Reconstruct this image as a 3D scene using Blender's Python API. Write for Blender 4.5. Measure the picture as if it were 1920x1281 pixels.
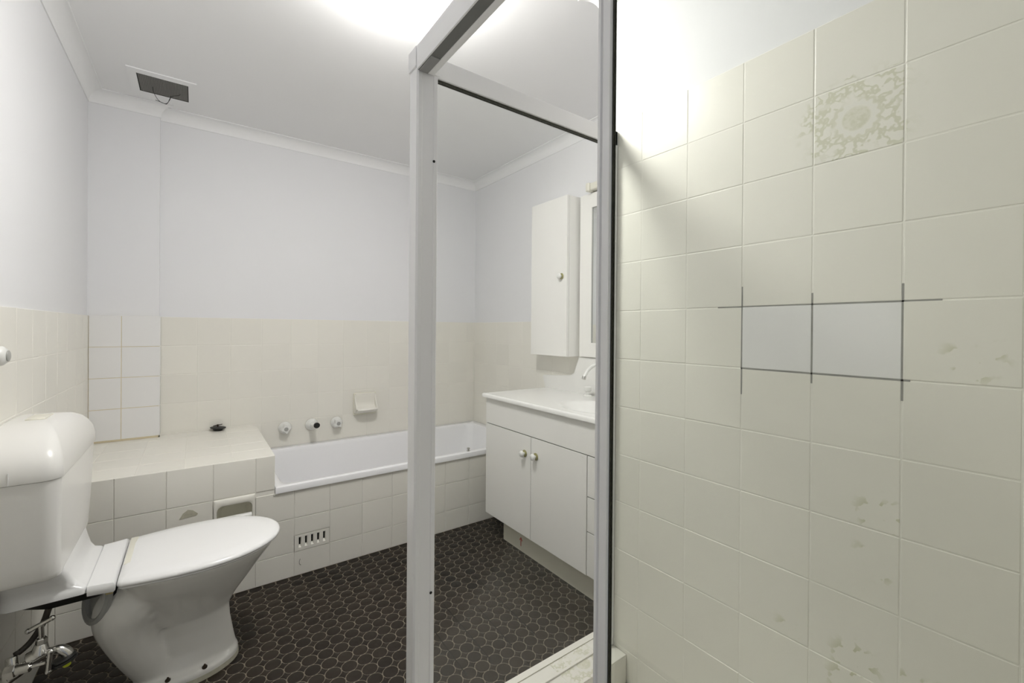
import bpy, bmesh, math, random
from mathutils import Vector, Matrix
random.seed(7)
sc = bpy.context.scene
for o in list(bpy.data.objects):
    bpy.data.objects.remove(o, do_unlink=True)
COL = sc.collection
V = Vector

# ------------------------------------------------------------------ camera
F, YAW, PITCH, ROLL, CY, CAMH = 817.06, 0.6289, -0.0032, 0.0079, 620.3, 1.127
_fw = V((math.sin(YAW)*math.cos(PITCH), math.cos(YAW)*math.cos(PITCH), math.sin(PITCH)))
_rt = V((math.cos(YAW), -math.sin(YAW), 0))
_up = _rt.cross(_fw)
_r2 = math.cos(ROLL)*_rt + math.sin(ROLL)*_up
_u2 = -math.sin(ROLL)*_rt + math.cos(ROLL)*_up
CAM = V((0, 0, CAMH))
cd = bpy.data.cameras.new('camera')
cd.sensor_fit = 'HORIZONTAL'
cd.sensor_width = 36
cd.lens = F*36/1920
cd.shift_y = -(640.5-CY)/1920
cd.clip_start = 0.02
cam = bpy.data.objects.new('camera', cd)
COL.objects.link(cam)
cam.matrix_world = Matrix(((_r2.x, _u2.x, -_fw.x, 0), (_r2.y, _u2.y, -_fw.y, 0), (_r2.z, _u2.z, -_fw.z, CAMH), (0, 0, 0, 1)))
sc.camera = cam

def at(x, y, X=None, Y=None, Z=None):
    """photo pixel -> point on a plane of the room that the thing touches"""
    d = _fw + (x-960)/F*_r2 + (CY-y)/F*_u2
    k = X/d.x if X is not None else Y/d.y if Y is not None else (Z-CAMH)/d.z
    return CAM + k*d

# ------------------------------------------------------------------ world, light, exposure
w = bpy.data.worlds.new('world')
sc.world = w
w.use_nodes = True
w.node_tree.nodes['Background'].inputs[0].default_value = (0.75, 0.8, 0.9, 1)
w.node_tree.nodes['Background'].inputs[1].default_value = 0.16   # added fill from the unseen doorway side, lightens the shower wall
LAMP = 35.0
vs = sc.view_settings
vs.view_transform = 'Standard'
vs.look = 'None'
vs.gamma = 1
vs.use_curve_mapping = False
vs.exposure = 1.2

# ------------------------------------------------------------------ materials
def nodes(name):
    m = bpy.data.materials.new(name)
    m.use_nodes = True
    nt = m.node_tree
    return m, nt, nt.nodes['Principled BSDF']

def rgb(c):
    return (c[0], c[1], c[2], 1)

def mat(name, col, rough=0.5, metal=0.0, var=0.0, scale=8, bump=0.0, bscale=60, rnd=0.0, island=0.0, spec=0.5, rvar=0.0):
    m, nt, b = nodes(name)
    N, L = nt.nodes, nt.links
    b.inputs['Base Color'].default_value = rgb(col)
    b.inputs['Roughness'].default_value = rough
    b.inputs['Metallic'].default_value = metal
    b.inputs['Specular IOR Level'].default_value = spec
    tc = N.new('ShaderNodeTexCoord')
    fac = None
    def addf(sock, amp):
        nonlocal fac
        mu = N.new('ShaderNodeMath'); mu.operation = 'MULTIPLY_ADD'
        L.new(sock, mu.inputs[0]); mu.inputs[1].default_value = 2*amp
        if fac is None:
            mu.inputs[2].default_value = 1-amp
        else:
            sb = N.new('ShaderNodeMath'); sb.operation = 'SUBTRACT'
            L.new(fac, sb.inputs[0]); sb.inputs[1].default_value = amp
            L.new(sb.outputs[0], mu.inputs[2])
        fac = mu.outputs[0]
    nz = None
    if var or rvar:
        nz = N.new('ShaderNodeTexNoise'); nz.inputs['Scale'].default_value = scale
        nz.inputs['Detail'].default_value = 4
        L.new(tc.outputs['Object'], nz.inputs['Vector'])
    if var:
        addf(nz.outputs['Fac'], var)
    if rnd:
        oi = N.new('ShaderNodeObjectInfo'); addf(oi.outputs['Random'], rnd)
    if island:
        gi = N.new('ShaderNodeNewGeometry'); addf(gi.outputs['Random Per Island'], island)
    if fac is not None:
        vm = N.new('ShaderNodeVectorMath'); vm.operation = 'SCALE'
        vm.inputs[0].default_value = col
        L.new(fac, vm.inputs['Scale'])
        L.new(vm.outputs[0], b.inputs['Base Color'])
    if rvar:
        mr = N.new('ShaderNodeMapRange')
        L.new(nz.outputs['Fac'], mr.inputs[0])
        mr.inputs[1].default_value = 0.3; mr.inputs[2].default_value = 0.7
        mr.inputs[3].default_value = max(0.02, rough-rvar); mr.inputs[4].default_value = rough+rvar
        L.new(mr.outputs[0], b.inputs['Roughness'])
    if bump:
        n2 = N.new('ShaderNodeTexNoise'); n2.inputs['Scale'].default_value = bscale
        L.new(tc.outputs['Object'], n2.inputs['Vector'])
        bp = N.new('ShaderNodeBump'); bp.inputs['Strength'].default_value = bump; bp.inputs['Distance'].default_value = 0.002
        L.new(n2.outputs['Fac'], bp.inputs['Height'])
        L.new(bp.outputs[0], b.inputs['Normal'])
    return m

CREAM = (0.84, 0.82, 0.752)
MT = {}
MT['paint'] = mat('wall_paint', (0.825, 0.826, 0.838), 0.6, var=0.012, scale=2, bump=0.05, bscale=150)
MT['ceil'] = mat('ceiling_paint', (0.92, 0.92, 0.92), 0.7, var=0.01, scale=2)
MT['corn'] = mat('cornice_paint', (0.89, 0.89, 0.89), 0.6)
MT['tile'] = mat('cream_tile', CREAM, 0.32, rnd=0.018, var=0.012, scale=12, bump=0.04, bscale=25)
MT['wtile'] = mat('white_tile', (0.84, 0.835, 0.83), 0.24, rnd=0.01, bump=0.04, bscale=25)
MT['grout'] = mat('cream_grout', (0.86, 0.84, 0.775), 0.8, var=0.05, scale=20)
MT['ygrout'] = mat('stained_grout', (0.66, 0.58, 0.40), 0.85, var=0.15, scale=14)
MT['ggrout'] = mat('grey_grout', (0.33, 0.325, 0.305), 0.85, var=0.25, scale=40)
MT['fgrout'] = mat('floor_grout', (0.225, 0.192, 0.145), 0.85, var=0.25, scale=9)
MT['disc'] = mat('dark_mosaic', (0.020, 0.0145, 0.010), 0.48, rnd=0.3, island=0.3, var=0.15, scale=30, spec=0.28, rvar=0.08)
MT['reflection'] = mat('dark_reflection', (0.01, 0.009, 0.008), 0.9)
MT['bath'] = mat('bath_enamel', (0.89, 0.89, 0.905), 0.16)
MT['china'] = mat('toilet_china', (0.84, 0.83, 0.79), 0.12, var=0.02, scale=5)
MT['plas'] = mat('toilet_plastic', (0.89, 0.89, 0.885), 0.18)
MT['cist'] = mat('cistern_plastic', (0.83, 0.82, 0.79), 0.25)
MT['cream_pl'] = mat('aged_plastic', (0.80, 0.78, 0.68), 0.35)
MT['lam'] = mat('vanity_laminate', (0.89, 0.88, 0.845), 0.35, var=0.01, scale=6)
MT['top'] = mat('basin_acrylic', (0.86, 0.855, 0.83), 0.15)
MT['kick'] = mat('kickboard', (0.66, 0.64, 0.54), 0.5, var=0.06, scale=6)
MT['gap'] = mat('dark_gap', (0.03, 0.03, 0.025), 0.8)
MT['alu'] = mat('white_aluminium', (0.90, 0.90, 0.905), 0.3, var=0.01, scale=10)
MT['alu_d'] = mat('dark_track', (0.17, 0.17, 0.165), 0.55, var=0.15, scale=20)
MT['seal'] = mat('mouldy_seal', (0.035, 0.035, 0.022), 0.6, var=0.4, scale=30)
MT['chrome'] = mat('chrome', (0.62, 0.61, 0.58), 0.2, metal=1.0, var=0.15, scale=30, rvar=0.08)
MT['brass'] = mat('aged_brass', (0.42, 0.40, 0.20), 0.4, metal=0.6)
MT['rubber'] = mat('black_rubber', (0.012, 0.012, 0.011), 0.45)
MT['hose'] = mat('dark_hose', (0.045, 0.038, 0.03), 0.5, var=0.2, scale=20)
MT['grey'] = mat('grey_rubber', (0.42, 0.42, 0.40), 0.5)
MT['lime'] = mat('lime_plastic', (0.55, 0.62, 0.03), 0.4)
MT['yel'] = mat('yellowed_sealant', (0.50, 0.42, 0.22), 0.6)
MT['bolt'] = mat('rusty_bolt', (0.06, 0.045, 0.03), 0.6, metal=0.5)
MT['wire'] = mat('vent_wire', (0.30, 0.29, 0.27), 0.6)
MT['wire_d'] = mat('twisted_wire', (0.04, 0.04, 0.04), 0.5, metal=0.5)
MT['black'] = mat('dark_void', (0.008, 0.008, 0.008), 0.9)
MT['red'] = mat('red_marker', (0.42, 0.03, 0.02), 0.6)
MT['glue'] = mat('glue_residue', (0.50, 0.48, 0.38), 0.8, var=0.3, scale=60)
MT['pencil'] = mat('pencil_mark', (0.16, 0.15, 0.13), 0.8)
MT['mirror'] = mat('mirror_glass', (0.85, 0.87, 0.86), 0.02, metal=1.0)
MT['white'] = mat('white_plastic', (0.82, 0.82, 0.79), 0.3)
MT['niche'] = mat('niche_glaze', (0.80, 0.78, 0.66), 0.25)
MT['door'] = mat('door_paint', (0.72, 0.71, 0.68), 0.5)

def glass_mat(name, tint, haze):
    m, nt, b = nodes(name)
    N, L = nt.nodes, nt.links
    N.remove(b)
    out = N['Material Output']
    tr = N.new('ShaderNodeBsdfTransparent'); tr.inputs[0].default_value = rgb(tint)
    gl = N.new('ShaderNodeBsdfGlossy'); gl.inputs['Roughness'].default_value = 0.02
    fr = N.new('ShaderNodeFresnel'); fr.inputs[0].default_value = 1.45
    m1 = N.new('ShaderNodeMixShader')
    sc_ = N.new('ShaderNodeMath'); sc_.operation = 'MULTIPLY'; sc_.inputs[1].default_value = 0.07
    L.new(fr.outputs[0], sc_.inputs[0])
    L.new(sc_.outputs[0], m1.inputs[0]); L.new(tr.outputs[0], m1.inputs[1]); L.new(gl.outputs[0], m1.inputs[2])
    df = N.new('ShaderNodeBsdfDiffuse'); df.inputs[0].default_value = (0.8, 0.8, 0.74, 1)
    tc = N.new('ShaderNodeTexCoord'); nz = N.new('ShaderNodeTexNoise')
    nz.inputs['Scale'].default_value = 3; nz.inputs['Detail'].default_value = 5
    L.new(tc.outputs['Object'], nz.inputs['Vector'])
    mr = N.new('ShaderNodeMapRange'); L.new(nz.outputs['Fac'], mr.inputs[0])
    mr.inputs[1].default_value = 0.3; mr.inputs[2].default_value = 0.7
    mr.inputs[3].default_value = haze*0.6; mr.inputs[4].default_value = haze*1.4
    m2 = N.new('ShaderNodeMixShader'); L.new(mr.outputs[0], m2.inputs[0])
    L.new(m1.outputs[0], m2.inputs[1]); L.new(df.outputs[0], m2.inputs[2])
    L.new(m2.outputs[0], out.inputs[0])
    return m
MT['glass'] = glass_mat('shower_glass', (0.985, 0.99, 0.985), 0.0035)
MT['glass2'] = glass_mat('shower_door_glass', (0.972, 0.984, 0.966), 0.004)

def emit(name, col, s):
    m, nt, b = nodes(name)
    b.inputs['Base Color'].default_value = rgb((0.9, 0.9, 0.88))
    b.inputs['Emission Color'].default_value = rgb(col)
    b.inputs['Emission Strength'].default_value = s
    b.inputs['Roughness'].default_value = 0.4
    return m
MT['lamp'] = emit('lit_diffuser', (1.0, 0.985, 0.955), LAMP)

def print_mat(name, du, dv, cut=None, dense=0.5, flower=True, box=None):
    """cream glazed tile with a worn olive floral transfer; du, dv place the motif (metres) in the tile's own frame"""
    m, nt, b = nodes(name)
    N, L = nt.nodes, nt.links
    b.inputs['Roughness'].default_value = 0.32
    tc = N.new('ShaderNodeTexCoord')
    ad = N.new('ShaderNodeVectorMath'); ad.operation = 'ADD'; ad.inputs[1].default_value = (du, dv, 0)
    L.new(tc.outputs['Object'], ad.inputs[0])
    fl = N.new('ShaderNodeVectorMath'); fl.operation = 'MULTIPLY'; fl.inputs[1].default_value = (1, 1, 0)
    L.new(ad.outputs[0], fl.inputs[0])
    P = fl.outputs[0]
    def math_(op, a, bb=None, c=None):
        n = N.new('ShaderNodeMath'); n.operation = op
        for i, s in enumerate((a, bb, c)):
            if s is None: continue
            if isinstance(s, (int, float)): n.inputs[i].default_value = s
            else: L.new(s, n.inputs[i])
        return n.outputs[0]
    def ramp(s, a, c, lo=0.0, hi=1.0):
        n = N.new('ShaderNodeMapRange'); n.interpolation_type = 'SMOOTHSTEP'
        L.new(s, n.inputs[0])
        for i, v in enumerate((a, c, lo, hi)): n.inputs[i+1].default_value = v
        return n.outputs[0]
    ln = N.new('ShaderNodeVectorMath'); ln.operation = 'LENGTH'; L.new(P, ln.inputs[0])
    r = ln.outputs['Value']
    sp = N.new('ShaderNodeSeparateXYZ'); L.new(P, sp.inputs[0])
    an = math_('ARCTAN2', sp.outputs[1], sp.outputs[0])
    def noise(s, d=3, seed=0.0):
        n = N.new('ShaderNodeTexNoise'); n.inputs['Scale'].default_value = s; n.inputs['Detail'].default_value = d
        a2 = N.new('ShaderNodeVectorMath'); a2.operation = 'ADD'; a2.inputs[1].default_value = (seed, seed*0.7, seed)
        L.new(P, a2.inputs[0]); L.new(a2.outputs[0], n.inputs['Vector'])
        return n.outputs['Fac']
    n1, n2, n3 = noise(95, 4, 3.1), noise(48, 2, 7.7), noise(26, 2, 1.3)
    scal = math_('MULTIPLY_ADD', math_('COSINE', math_('MULTIPLY', an, 15.0)), 0.0022, 0.036)
    scal = math_('ADD', scal, math_('MULTIPLY', math_('SUBTRACT', n1, 0.5), 0.008))
    rr = math_('SUBTRACT', r, scal)
    core = math_('MULTIPLY', ramp(r, 0.021, 0.027, 1, 0), ramp(n1, 0.35, 0.6, 0.45, 1.0))
    # scroll work : four lobes around the flower, broken up by wear
    lobes = math_('MULTIPLY_ADD', math_('COSINE', math_('MULTIPLY', an, 4.0)), -0.5, 0.5)
    ring = math_('MULTIPLY', ramp(rr, 0.0, 0.004, 0, 1), ramp(r, 0.092, 0.118, 1, 0))
    band = math_('ABSOLUTE', math_('SUBTRACT', n2, 0.5))
    scroll = math_('MULTIPLY', ramp(band, 0.03, 0.075, 1, 0), ring)
    edge = math_('MULTIPLY', ramp(math_('ABSOLUTE', math_('SUBTRACT', rr, 0.004)), 0.002, 0.006, 1, 0), 0.8)
    scroll = math_('MAXIMUM', scroll, edge)
    wear = ramp(n3, dense-0.06, dense+0.08, 0, 1)
    wear2 = math_('MAXIMUM', wear, math_('MULTIPLY', lobes, 0.35))
    scroll = math_('MULTIPLY', scroll, wear2)
    mask = math_('MAXIMUM', core, scroll) if flower else math_('MULTIPLY', ramp(n2, 0.56, 0.60, 0, 1), math_('MULTIPLY', ramp(r, 0.022, 0.055, 1, 0), ramp(n3, dense-0.06, dense+0.06, 0, 1)))
    mix = N.new('ShaderNodeMix'); mix.data_type = 'RGBA'
    mix.inputs[6].default_value = rgb(CREAM)
    mix.inputs[7].default_value = rgb((0.47, 0.48, 0.27))
    L.new(math_('MULTIPLY', mask, 0.42 if flower else 0.6), mix.inputs[0])
    outc = mix.outputs[2]
    if flower:
        pet = math_('MULTIPLY', ramp(r, 0.024, 0.028, 0, 1), ramp(rr, -0.003, 0.0, 1, 0))
        mx = N.new('ShaderNodeMix'); mx.data_type = 'RGBA'
        L.new(math_('MULTIPLY', pet, 0.55), mx.inputs[0]); L.new(outc, mx.inputs[6]); mx.inputs[7].default_value = rgb((0.80, 0.79, 0.73))
        outc = mx.outputs[2]
    L.new(outc, b.inputs['Base Color'])
    return m

# ------------------------------------------------------------------ geometry helpers
WO = {}   # world origin of every object that can be a parent

def new_mesh(name, bm, smooth=None):
    me = bpy.data.meshes.new(name)
    bmesh.ops.recalc_face_normals(bm, faces=bm.faces)
    bm.to_mesh(me)
    bm.free()
    if smooth is not None:
        for p in me.polygons: p.use_smooth = True
        me.set_sharp_from_angle(angle=math.radians(smooth))
    return me

def props(o, label=None, cat=None, group=None, kind=None):
    if label: o['label'] = label
    if cat: o['category'] = cat
    if group: o['group'] = group
    if kind: o['kind'] = kind
    return o

def obj(name, bm, m, parent=None, smooth=None, **kw):
    me = new_mesh(name, bm, smooth)
    o = bpy.data.objects.new(name, me)
    COL.objects.link(o)
    me.materials.append(MT[m] if isinstance(m, str) else m)
    if parent is not None:
        org = WO[parent]
        o.parent = parent
    else:
        xs = [v.co.x for v in me.vertices]; ys = [v.co.y for v in me.vertices]; zs = [v.co.z for v in me.vertices]
        org = V(((min(xs)+max(xs))/2, (min(ys)+max(ys))/2, min(zs)))
        o.location = org
    me.transform(Matrix.Translation(-org))
    WO[o] = org
    return props(o, **kw)

def thing(name, loc, **kw):
    o = bpy.data.objects.new(name, None)
    o.empty_display_size = 0.05
    COL.objects.link(o)
    o.location = loc
    WO[o] = V(loc)
    return props(o, **kw)

def box(bm, x0, x1, y0, y1, z0, z1, bev=0.0, seg=2):
    vs_ = [bm.verts.new((x, y, z)) for x in (x0, x1) for y in (y0, y1) for z in (z0, z1)]
    q = [(0, 1, 3, 2), (4, 6, 7, 5), (0, 4, 5, 1), (2, 3, 7, 6), (0, 2, 6, 4), (1, 5, 7, 3)]
    fs = [bm.faces.new([vs_[i] for i in f]) for f in q]
    if bev:
        es = list({e for f in fs for e in f.edges})
        bmesh.ops.bevel(bm, geom=es, offset=bev, segments=seg, affect='EDGES', profile=0.5)
    return bm

def Box(x0, x1, y0, y1, z0, z1, bev=0.0, seg=2):
    return box(bmesh.new(), x0, x1, y0, y1, z0, z1, bev, seg)

def loft(bm, rings, cap0=True, cap1=True, closed=True):
    rs = [[bm.verts.new(p) for p in r] for r in rings]
    n = len(rs[0])
    for a, b in zip(rs, rs[1:]):
        for i in range(n if closed else n-1):
            j = (i+1) % n
            bm.faces.new((a[i], a[j], b[j], b[i]))
    if cap0: bm.faces.new(rs[0])
    if cap1: bm.faces.new(rs[-1][::-1])
    return bm

def rrect(x0, x1, y0, y1, z, r, seg=6, rb=None):
    """rounded rectangle ring in a z plane; r radius on the +x corners, rb on the -x corners"""
    rb = r if rb is None else rb
    pts = []
    for cx, cy, a0, rad in ((x1-r, y1-r, 0, r), (x0+rb, y1-rb, 90, rb), (x0+rb, y0+rb, 180, rb), (x1-r, y0+r, 270, r)):
        for k in range(seg+1):
            a = math.radians(a0+90*k/seg)
            pts.append(V((cx+rad*math.cos(a), cy+rad*math.sin(a), z)))
    return pts

def lathe(bm, prof, M=None, seg=24, cap0=True, cap1=True):
    """prof: (radius, height) pairs revolved about local z, placed by M"""
    M = M or Matrix.Identity(4)
    rings = [[M @ V((r*math.cos(2*math.pi*k/seg), r*math.sin(2*math.pi*k/seg), h)) for k in range(seg)] for r, h in prof]
    return loft(bm, rings, cap0, cap1)

def axis(loc, d):
    """matrix whose local z points along d"""
    return Matrix.Translation(V(loc)) @ V((0, 0, 1)).rotation_difference(V(d).normalized()).to_matrix().to_4x4()

def spline(pts, n=8):
    pts = [V(p) for p in pts]
    P = [pts[0]*2-pts[1]] + pts + [pts[-1]*2-pts[-2]]
    out = []
    for i in range(1, len(P)-2):
        a, b, c, d = P[i-1:i+3]
        for k in range(n):
            t = k/n
            out.append(0.5*((2*b)+(c-a)*t+(2*a-5*b+4*c-d)*t*t+(3*b-a-3*c+d)*t**3))
    out.append(pts[-1])
    return out

def tube(bm, pts, r, seg=10, n=8, smooth=True):
    P = spline(pts, n) if smooth else [V(p) for p in pts]
    rad = r if callable(r) else (lambda t: r)
    up = V((0.31, 0.17, 0.93))
    rings = []
    prev = None
    for i, p in enumerate(P):
        t = (P[min(i+1, len(P)-1)]-P[max(i-1, 0)]).normalized()
        if prev is None:
            a = t.cross(up).normalized()
        else:
            a = (prev - t*prev.dot(t)).normalized()
        prev = a
        b = t.cross(a)
        rr = rad(i/(len(P)-1))
        rings.append([p+a*rr*math.cos(2*math.pi*k/seg)+b*rr*math.sin(2*math.pi*k/seg) for k in range(seg)])
    return loft(bm, rings)

def prism(bm, poly, d):
    """extrude a planar polygon (list of points) along vector d"""
    d = V(d)
    return loft(bm, [[V(p) for p in poly], [V(p)+d for p in poly]])

# ------------------------------------------------------------------ tiles
GAP = 0.0024
_tm = {}
def tile_mesh(wd, ht, m, th=0.0058, ch=0.0012):
    key = (round(wd, 4), round(ht, 4), m if isinstance(m, str) else m.name)
    if key in _tm: return _tm[key]
    bm = bmesh.new()
    a, b = wd/2, ht/2
    c = min(ch, a*0.4, b*0.4)
    def ring(x, y, z): return [V((-x, -y, z)), V((x, -y, z)), V((x, y, z)), V((-x, y, z))]
    loft(bm, [ring(a, b, -th), ring(a, b, -c*0.75), ring(a-c*0.35, b-c*0.35, -c*0.25), ring(a-c, b-c, 0)], True, True)
    me = new_mesh('tile', bm)
    me.materials.append(MT[m] if isinstance(m, str) else m)
    _tm[key] = me
    return me

def tile(parent, o, u, v, n, a0, a1, b0, b1, m='tile', name='tile', jig=0.0006):
    """one tile on the plane through o with axes u, v, n, spanning a0..a1, b0..b1"""
    wd, ht = a1-a0-GAP, b1-b0-GAP
    if wd < 0.008 or ht < 0.008: return None
    t = bpy.data.objects.new(name, tile_mesh(wd, ht, m))
    COL.objects.link(t)
    t.parent = parent
    c = V(o)+V(u)*((a0+a1)/2)+V(v)*((b0+b1)/2)+V(n)*random.uniform(-jig, 0) - WO[parent]
    R = Matrix((V(u), V(v), V(n))).transposed()
    t.matrix_basis = Matrix.Translation(c) @ (R @ Matrix.Rotation(random.gauss(0, 0.0005), 3, 'X') @ Matrix.Rotation(random.gauss(0, 0.0005), 3, 'Y')).to_4x4()
    return t

def edges(lo, hi, start, p=0.152):
    """joint positions between lo and hi on the lattice start + k p"""
    k0 = math.ceil((lo-start)/p-1e-6)
    es = [lo]
    x = start+k0*p
    while x < hi-1e-6:
        if x > lo+0.006: es.append(x)
        x += p
    if hi-es[-1] < 0.006: es[-1] = hi
    else: es.append(hi)
    return es

def tiles(parent, o, u, v, n, ae, be, m='tile', skip=None, special=None):
    for i in range(len(ae)-1):
        for j in range(len(be)-1):
            if skip and skip((ae[i]+ae[i+1])/2, (be[j]+be[j+1])/2): continue
            mm = m
            if special:
                mm = special((ae[i]+ae[i+1])/2, (be[j]+be[j+1])/2) or m
            tile(parent, o, u, v, n, ae[i], ae[i+1], be[j], be[j+1], mm)

X_, Y_, Z_ = V((1, 0, 0)), V((0, 1, 0)), V((0, 0, 1))
XL, XR, XV, YF, YC, YB = -0.41, 1.0986, 1.75, 2.168, 2.861, 2.90
ZC, ZT, ZL, XB, XE = 2.25, 1.178, 0.562, -0.143, 0.289
YREAR = -0.40
TH = 0.006      # tile proud of the painted wall
GR = 0.0012     # grout below the tile face
YN = 1.02       # end of the shower wall
ZS = 1.7945     # top of the shower tiling
YS = -0.22      # back of the shower

# ------------------------------------------------------------------ room shell
S = 'structure'
fl_bm = Box(XL-0.1, XV+0.1, YREAR-0.1, YB+0.1, -0.12, -0.0016)
floor = obj('floor', fl_bm, 'fgrout', label='dark brown round mosaic tile floor with pale grout', cat='floor', kind=S)
ceiling = obj('ceiling', Box(XL-0.1, XV+0.1, YREAR-0.1, YB+0.1, ZC, ZC+0.1), 'ceil', label='plain white plaster ceiling', cat='ceiling', kind=S)
wl = obj('wall_left', Box(XL-0.1, XL-TH, YREAR-0.1, YB+0.1, -0.1, ZC), 'paint', label='white painted wall tiled cream below, behind the toilet cistern', cat='wall', kind=S)
wb = obj('wall_back', Box(XL-TH, XV+0.1, YB+TH, YB+0.1, -0.1, ZC), 'paint', label='white painted wall tiled cream below, along the bath', cat='wall', kind=S)
wv = obj('wall_vanity', Box(XV+TH, XV+0.1, YN, YB+TH, -0.1, ZC), 'paint', label='white painted wall behind the vanity and wall cabinet', cat='wall', kind=S)
wr = obj('wall_right', Box(XR+TH, XV+0.1, YREAR, YN, -0.1, ZC), 'paint', label='cream tiled shower wall with worn green floral transfers', cat='wall', kind=S)
bm = bmesh.new()
box(bm, XL-TH, -0.33, YREAR-0.1, YREAR, -0.1, ZC); box(bm, 0.35, XR+TH, YREAR-0.1, YREAR, -0.1, ZC); box(bm, -0.33, 0.35, YREAR-0.1, YREAR, 2.04, ZC)  # unseen doorway, opened to cut the light coming from behind the camera
wf = obj('wall_front', bm, 'paint', label='painted wall opposite the bath with an unseen doorway left open to dim that side', cat='wall', kind=S)
ws = obj('wall_shower_end', Box(0.36, XR+TH, YS-0.1, YS-TH, -0.1, ZC), 'paint', label='tiled end wall of the shower opposite its glass panel', cat='wall', kind=S)
wc = obj('wall_column', Box(XL-TH, XB-TH, YC+TH, YB+TH, ZL-0.02, ZC), 'paint', label='boxed-in pipe column with white square tiles in the corner', cat='wall', kind=S)

# door frame of the open doorway
for k_, a in enumerate(((-0.35, -0.33, 0.0, 2.06), (0.35, 0.37, 0.0, 2.06), (-0.33, 0.35, 2.04, 2.06))):
    obj('trim_%d' % (6+k_), Box(a[0], a[1], YREAR-0.1, YREAR+0.012, a[2], a[3]), 'door', label=('door jamb on the cistern side', 'door jamb on the shower side', 'door head above the open doorway')[k_], cat='door frame', kind=S)

def slab(parent, name, x0, x1, y0, y1, z0, z1, m='grout', **kw):
    return obj(name, Box(x0, x1, y0, y1, z0, z1), m, parent, **kw)

# left wall tiles
slab(wl, 'grout_bed', XL-TH, XL-GR, YREAR+0.001, YC+TH, 0, ZT-0.001)
tiles(wl, (XL, 0, 0), Y_, Z_, X_, edges(YREAR, YC, YC-0.118), edges(0.0, ZT, ZT))
# column tiles
slab(wc, 'grout_bed', XL, XB-GR, YC+GR, YC+TH, ZL, ZT-0.001, 'ygrout')
slab(wc, 'grout_bed', XB-TH, XB-GR, YC+GR, YB+TH, ZL, ZT-0.001)
tiles(wc, (0, YC, 0), X_, Z_, -Y_, [XL, -0.2925, XB], edges(ZL, ZT, ZT), 'wtile')
tiles(wc, (XB, 0, 0), Y_, Z_, X_, [YC+0.001, YB], edges(ZL, ZT, ZT), 'wtile')
# back wall tiles
slab(wb, 'grout_bed', XB-0.001, XV+TH, YB+GR, YB+TH, 0.3, ZT-0.001)
tiles(wb, (0, YB, 0), X_, Z_, -Y_, edges(XB, XV, XB), edges(0.40, ZT, ZT), skip=lambda a, b: a < XE and b < ZL)
# vanity wall tiles
slab(wv, 'grout_bed', XV+GR, XV+TH, YN, YB+GR, 0.0, ZT-0.001)
tiles(wv, (XV, 0, 0), -Y_, Z_, -X_, edges(-YB, -YN, -YB), edges(0.40, ZT, ZT))

# shower wall tiles with the transfers, the two white replacement tiles and their grey grout
slab(wr, 'grout_bed', XR+0.0010, XR+TH, YS, YN-0.001, 0.0, ZS-0.001)
Y0R, Z0R, PT = 0.8438, 1.6434, 0.152
uc = lambda i: -(Y0R-(i+0.5)*PT)        # centre of column i .. i+1 along u = -Y
vc = lambda j: Z0R-(j+0.5)*PT           # centre of row j .. j+1
flor = {(3, 0): print_mat('floral_tile', 0, 0, dense=0.36),
        (2, 0): print_mat('floral_tile_edge', -PT, 0, dense=0.42),
        (4, 0): print_mat('floral_tile_trace', PT, 0, dense=0.60),
        (3, -1): print_mat('floral_tile_lower_trace', 0, PT, dense=0.62),
        (3, 5): print_mat('worn_print_corner', -0.045, 0.045, flower=False, dense=0.42),
        (4, 3): print_mat('worn_print_specks', -0.02, 0.03, flower=False, dense=0.5),
        (3, 7): print_mat('worn_print_low', -0.005, 0.055, flower=False, dense=0.34),
        (4, 7): print_mat('worn_print_low_side', 0.045, 0.05, flower=False, dense=0.45),
        (3, 6): print_mat('worn_print_scuff', -0.045, -0.02, flower=False, dense=0.55),
        (2, 7): print_mat('worn_print_left', -0.05, 0.06, flower=False, dense=0.5),
        (3, 8): print_mat('worn_print_bottom', 0.0, -0.045, flower=False, dense=0.3)}
def special(a, b):
    i = round((a+Y0R)/PT-0.5); j = round((Z0R-b)/PT-0.5)
    if (i, j) in ((2, 3), (3, 3)): return 'wtile'
    return flor.get((i, j))
tiles(wr, (XR, 0, 0), -Y_, Z_, -X_, edges(-YN, -YS, -Y0R), edges(0.0, ZS, Z0R), special=special)
yl = lambda i: Y0R-i*PT
zl = lambda j: Z0R-j*PT
def grout_line(y0, y1, z0, z1):
    obj('grey_grout_line', Box(XR+0.0003, XR+GR+0.001, min(y0, y1), max(y0, y1), min(z0, z1), max(z0, z1)), 'ggrout', wr, label='grey cement grout line')
g = GAP/2+0.0004
grout_line(yl(4)-0.055, yl(1)-0.09, zl(3)-g, zl(3)+g)
grout_line(yl(4)-0.012, yl(2)+0.002, zl(4)-g*1.4, zl(4)+g)
grout_line(yl(2)-g, yl(2)+g, zl(4)-0.065, zl(3)+0.05)
grout_line(yl(3)-g, yl(3)+g, zl(4)-0.022, zl(3)+0.025)
grout_line(yl(4)-g*1.3, yl(4)+g, zl(4)-0.040, zl(3)+0.034)
# end of shower tiles
slab(ws, 'grout_bed', 0.40, XR+GR, YS-TH, YS-GR, 0.0, ZS-0.001)
tiles(ws, (0, YS, 0), -X_, Z_, Y_, edges(-XR, -0.41, -XR), edges(0.0, ZS, Z0R))

# bath front and ledge
XJ = -0.2408
bf = obj('wall_bath_front', Box(XL, XV, YF+0.06, YF+0.075, -0.05, 0.388), 'grout', label='low cream tiled front below the bath and ledge', cat='wall', kind=S)
ld = obj('wall_ledge', Box(XL, XE-TH, YF+TH, YB+TH, 0.386, ZL-TH), 'grout', label='cream tiled ledge at the head of the bath', cat='ledge', kind=S)

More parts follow.
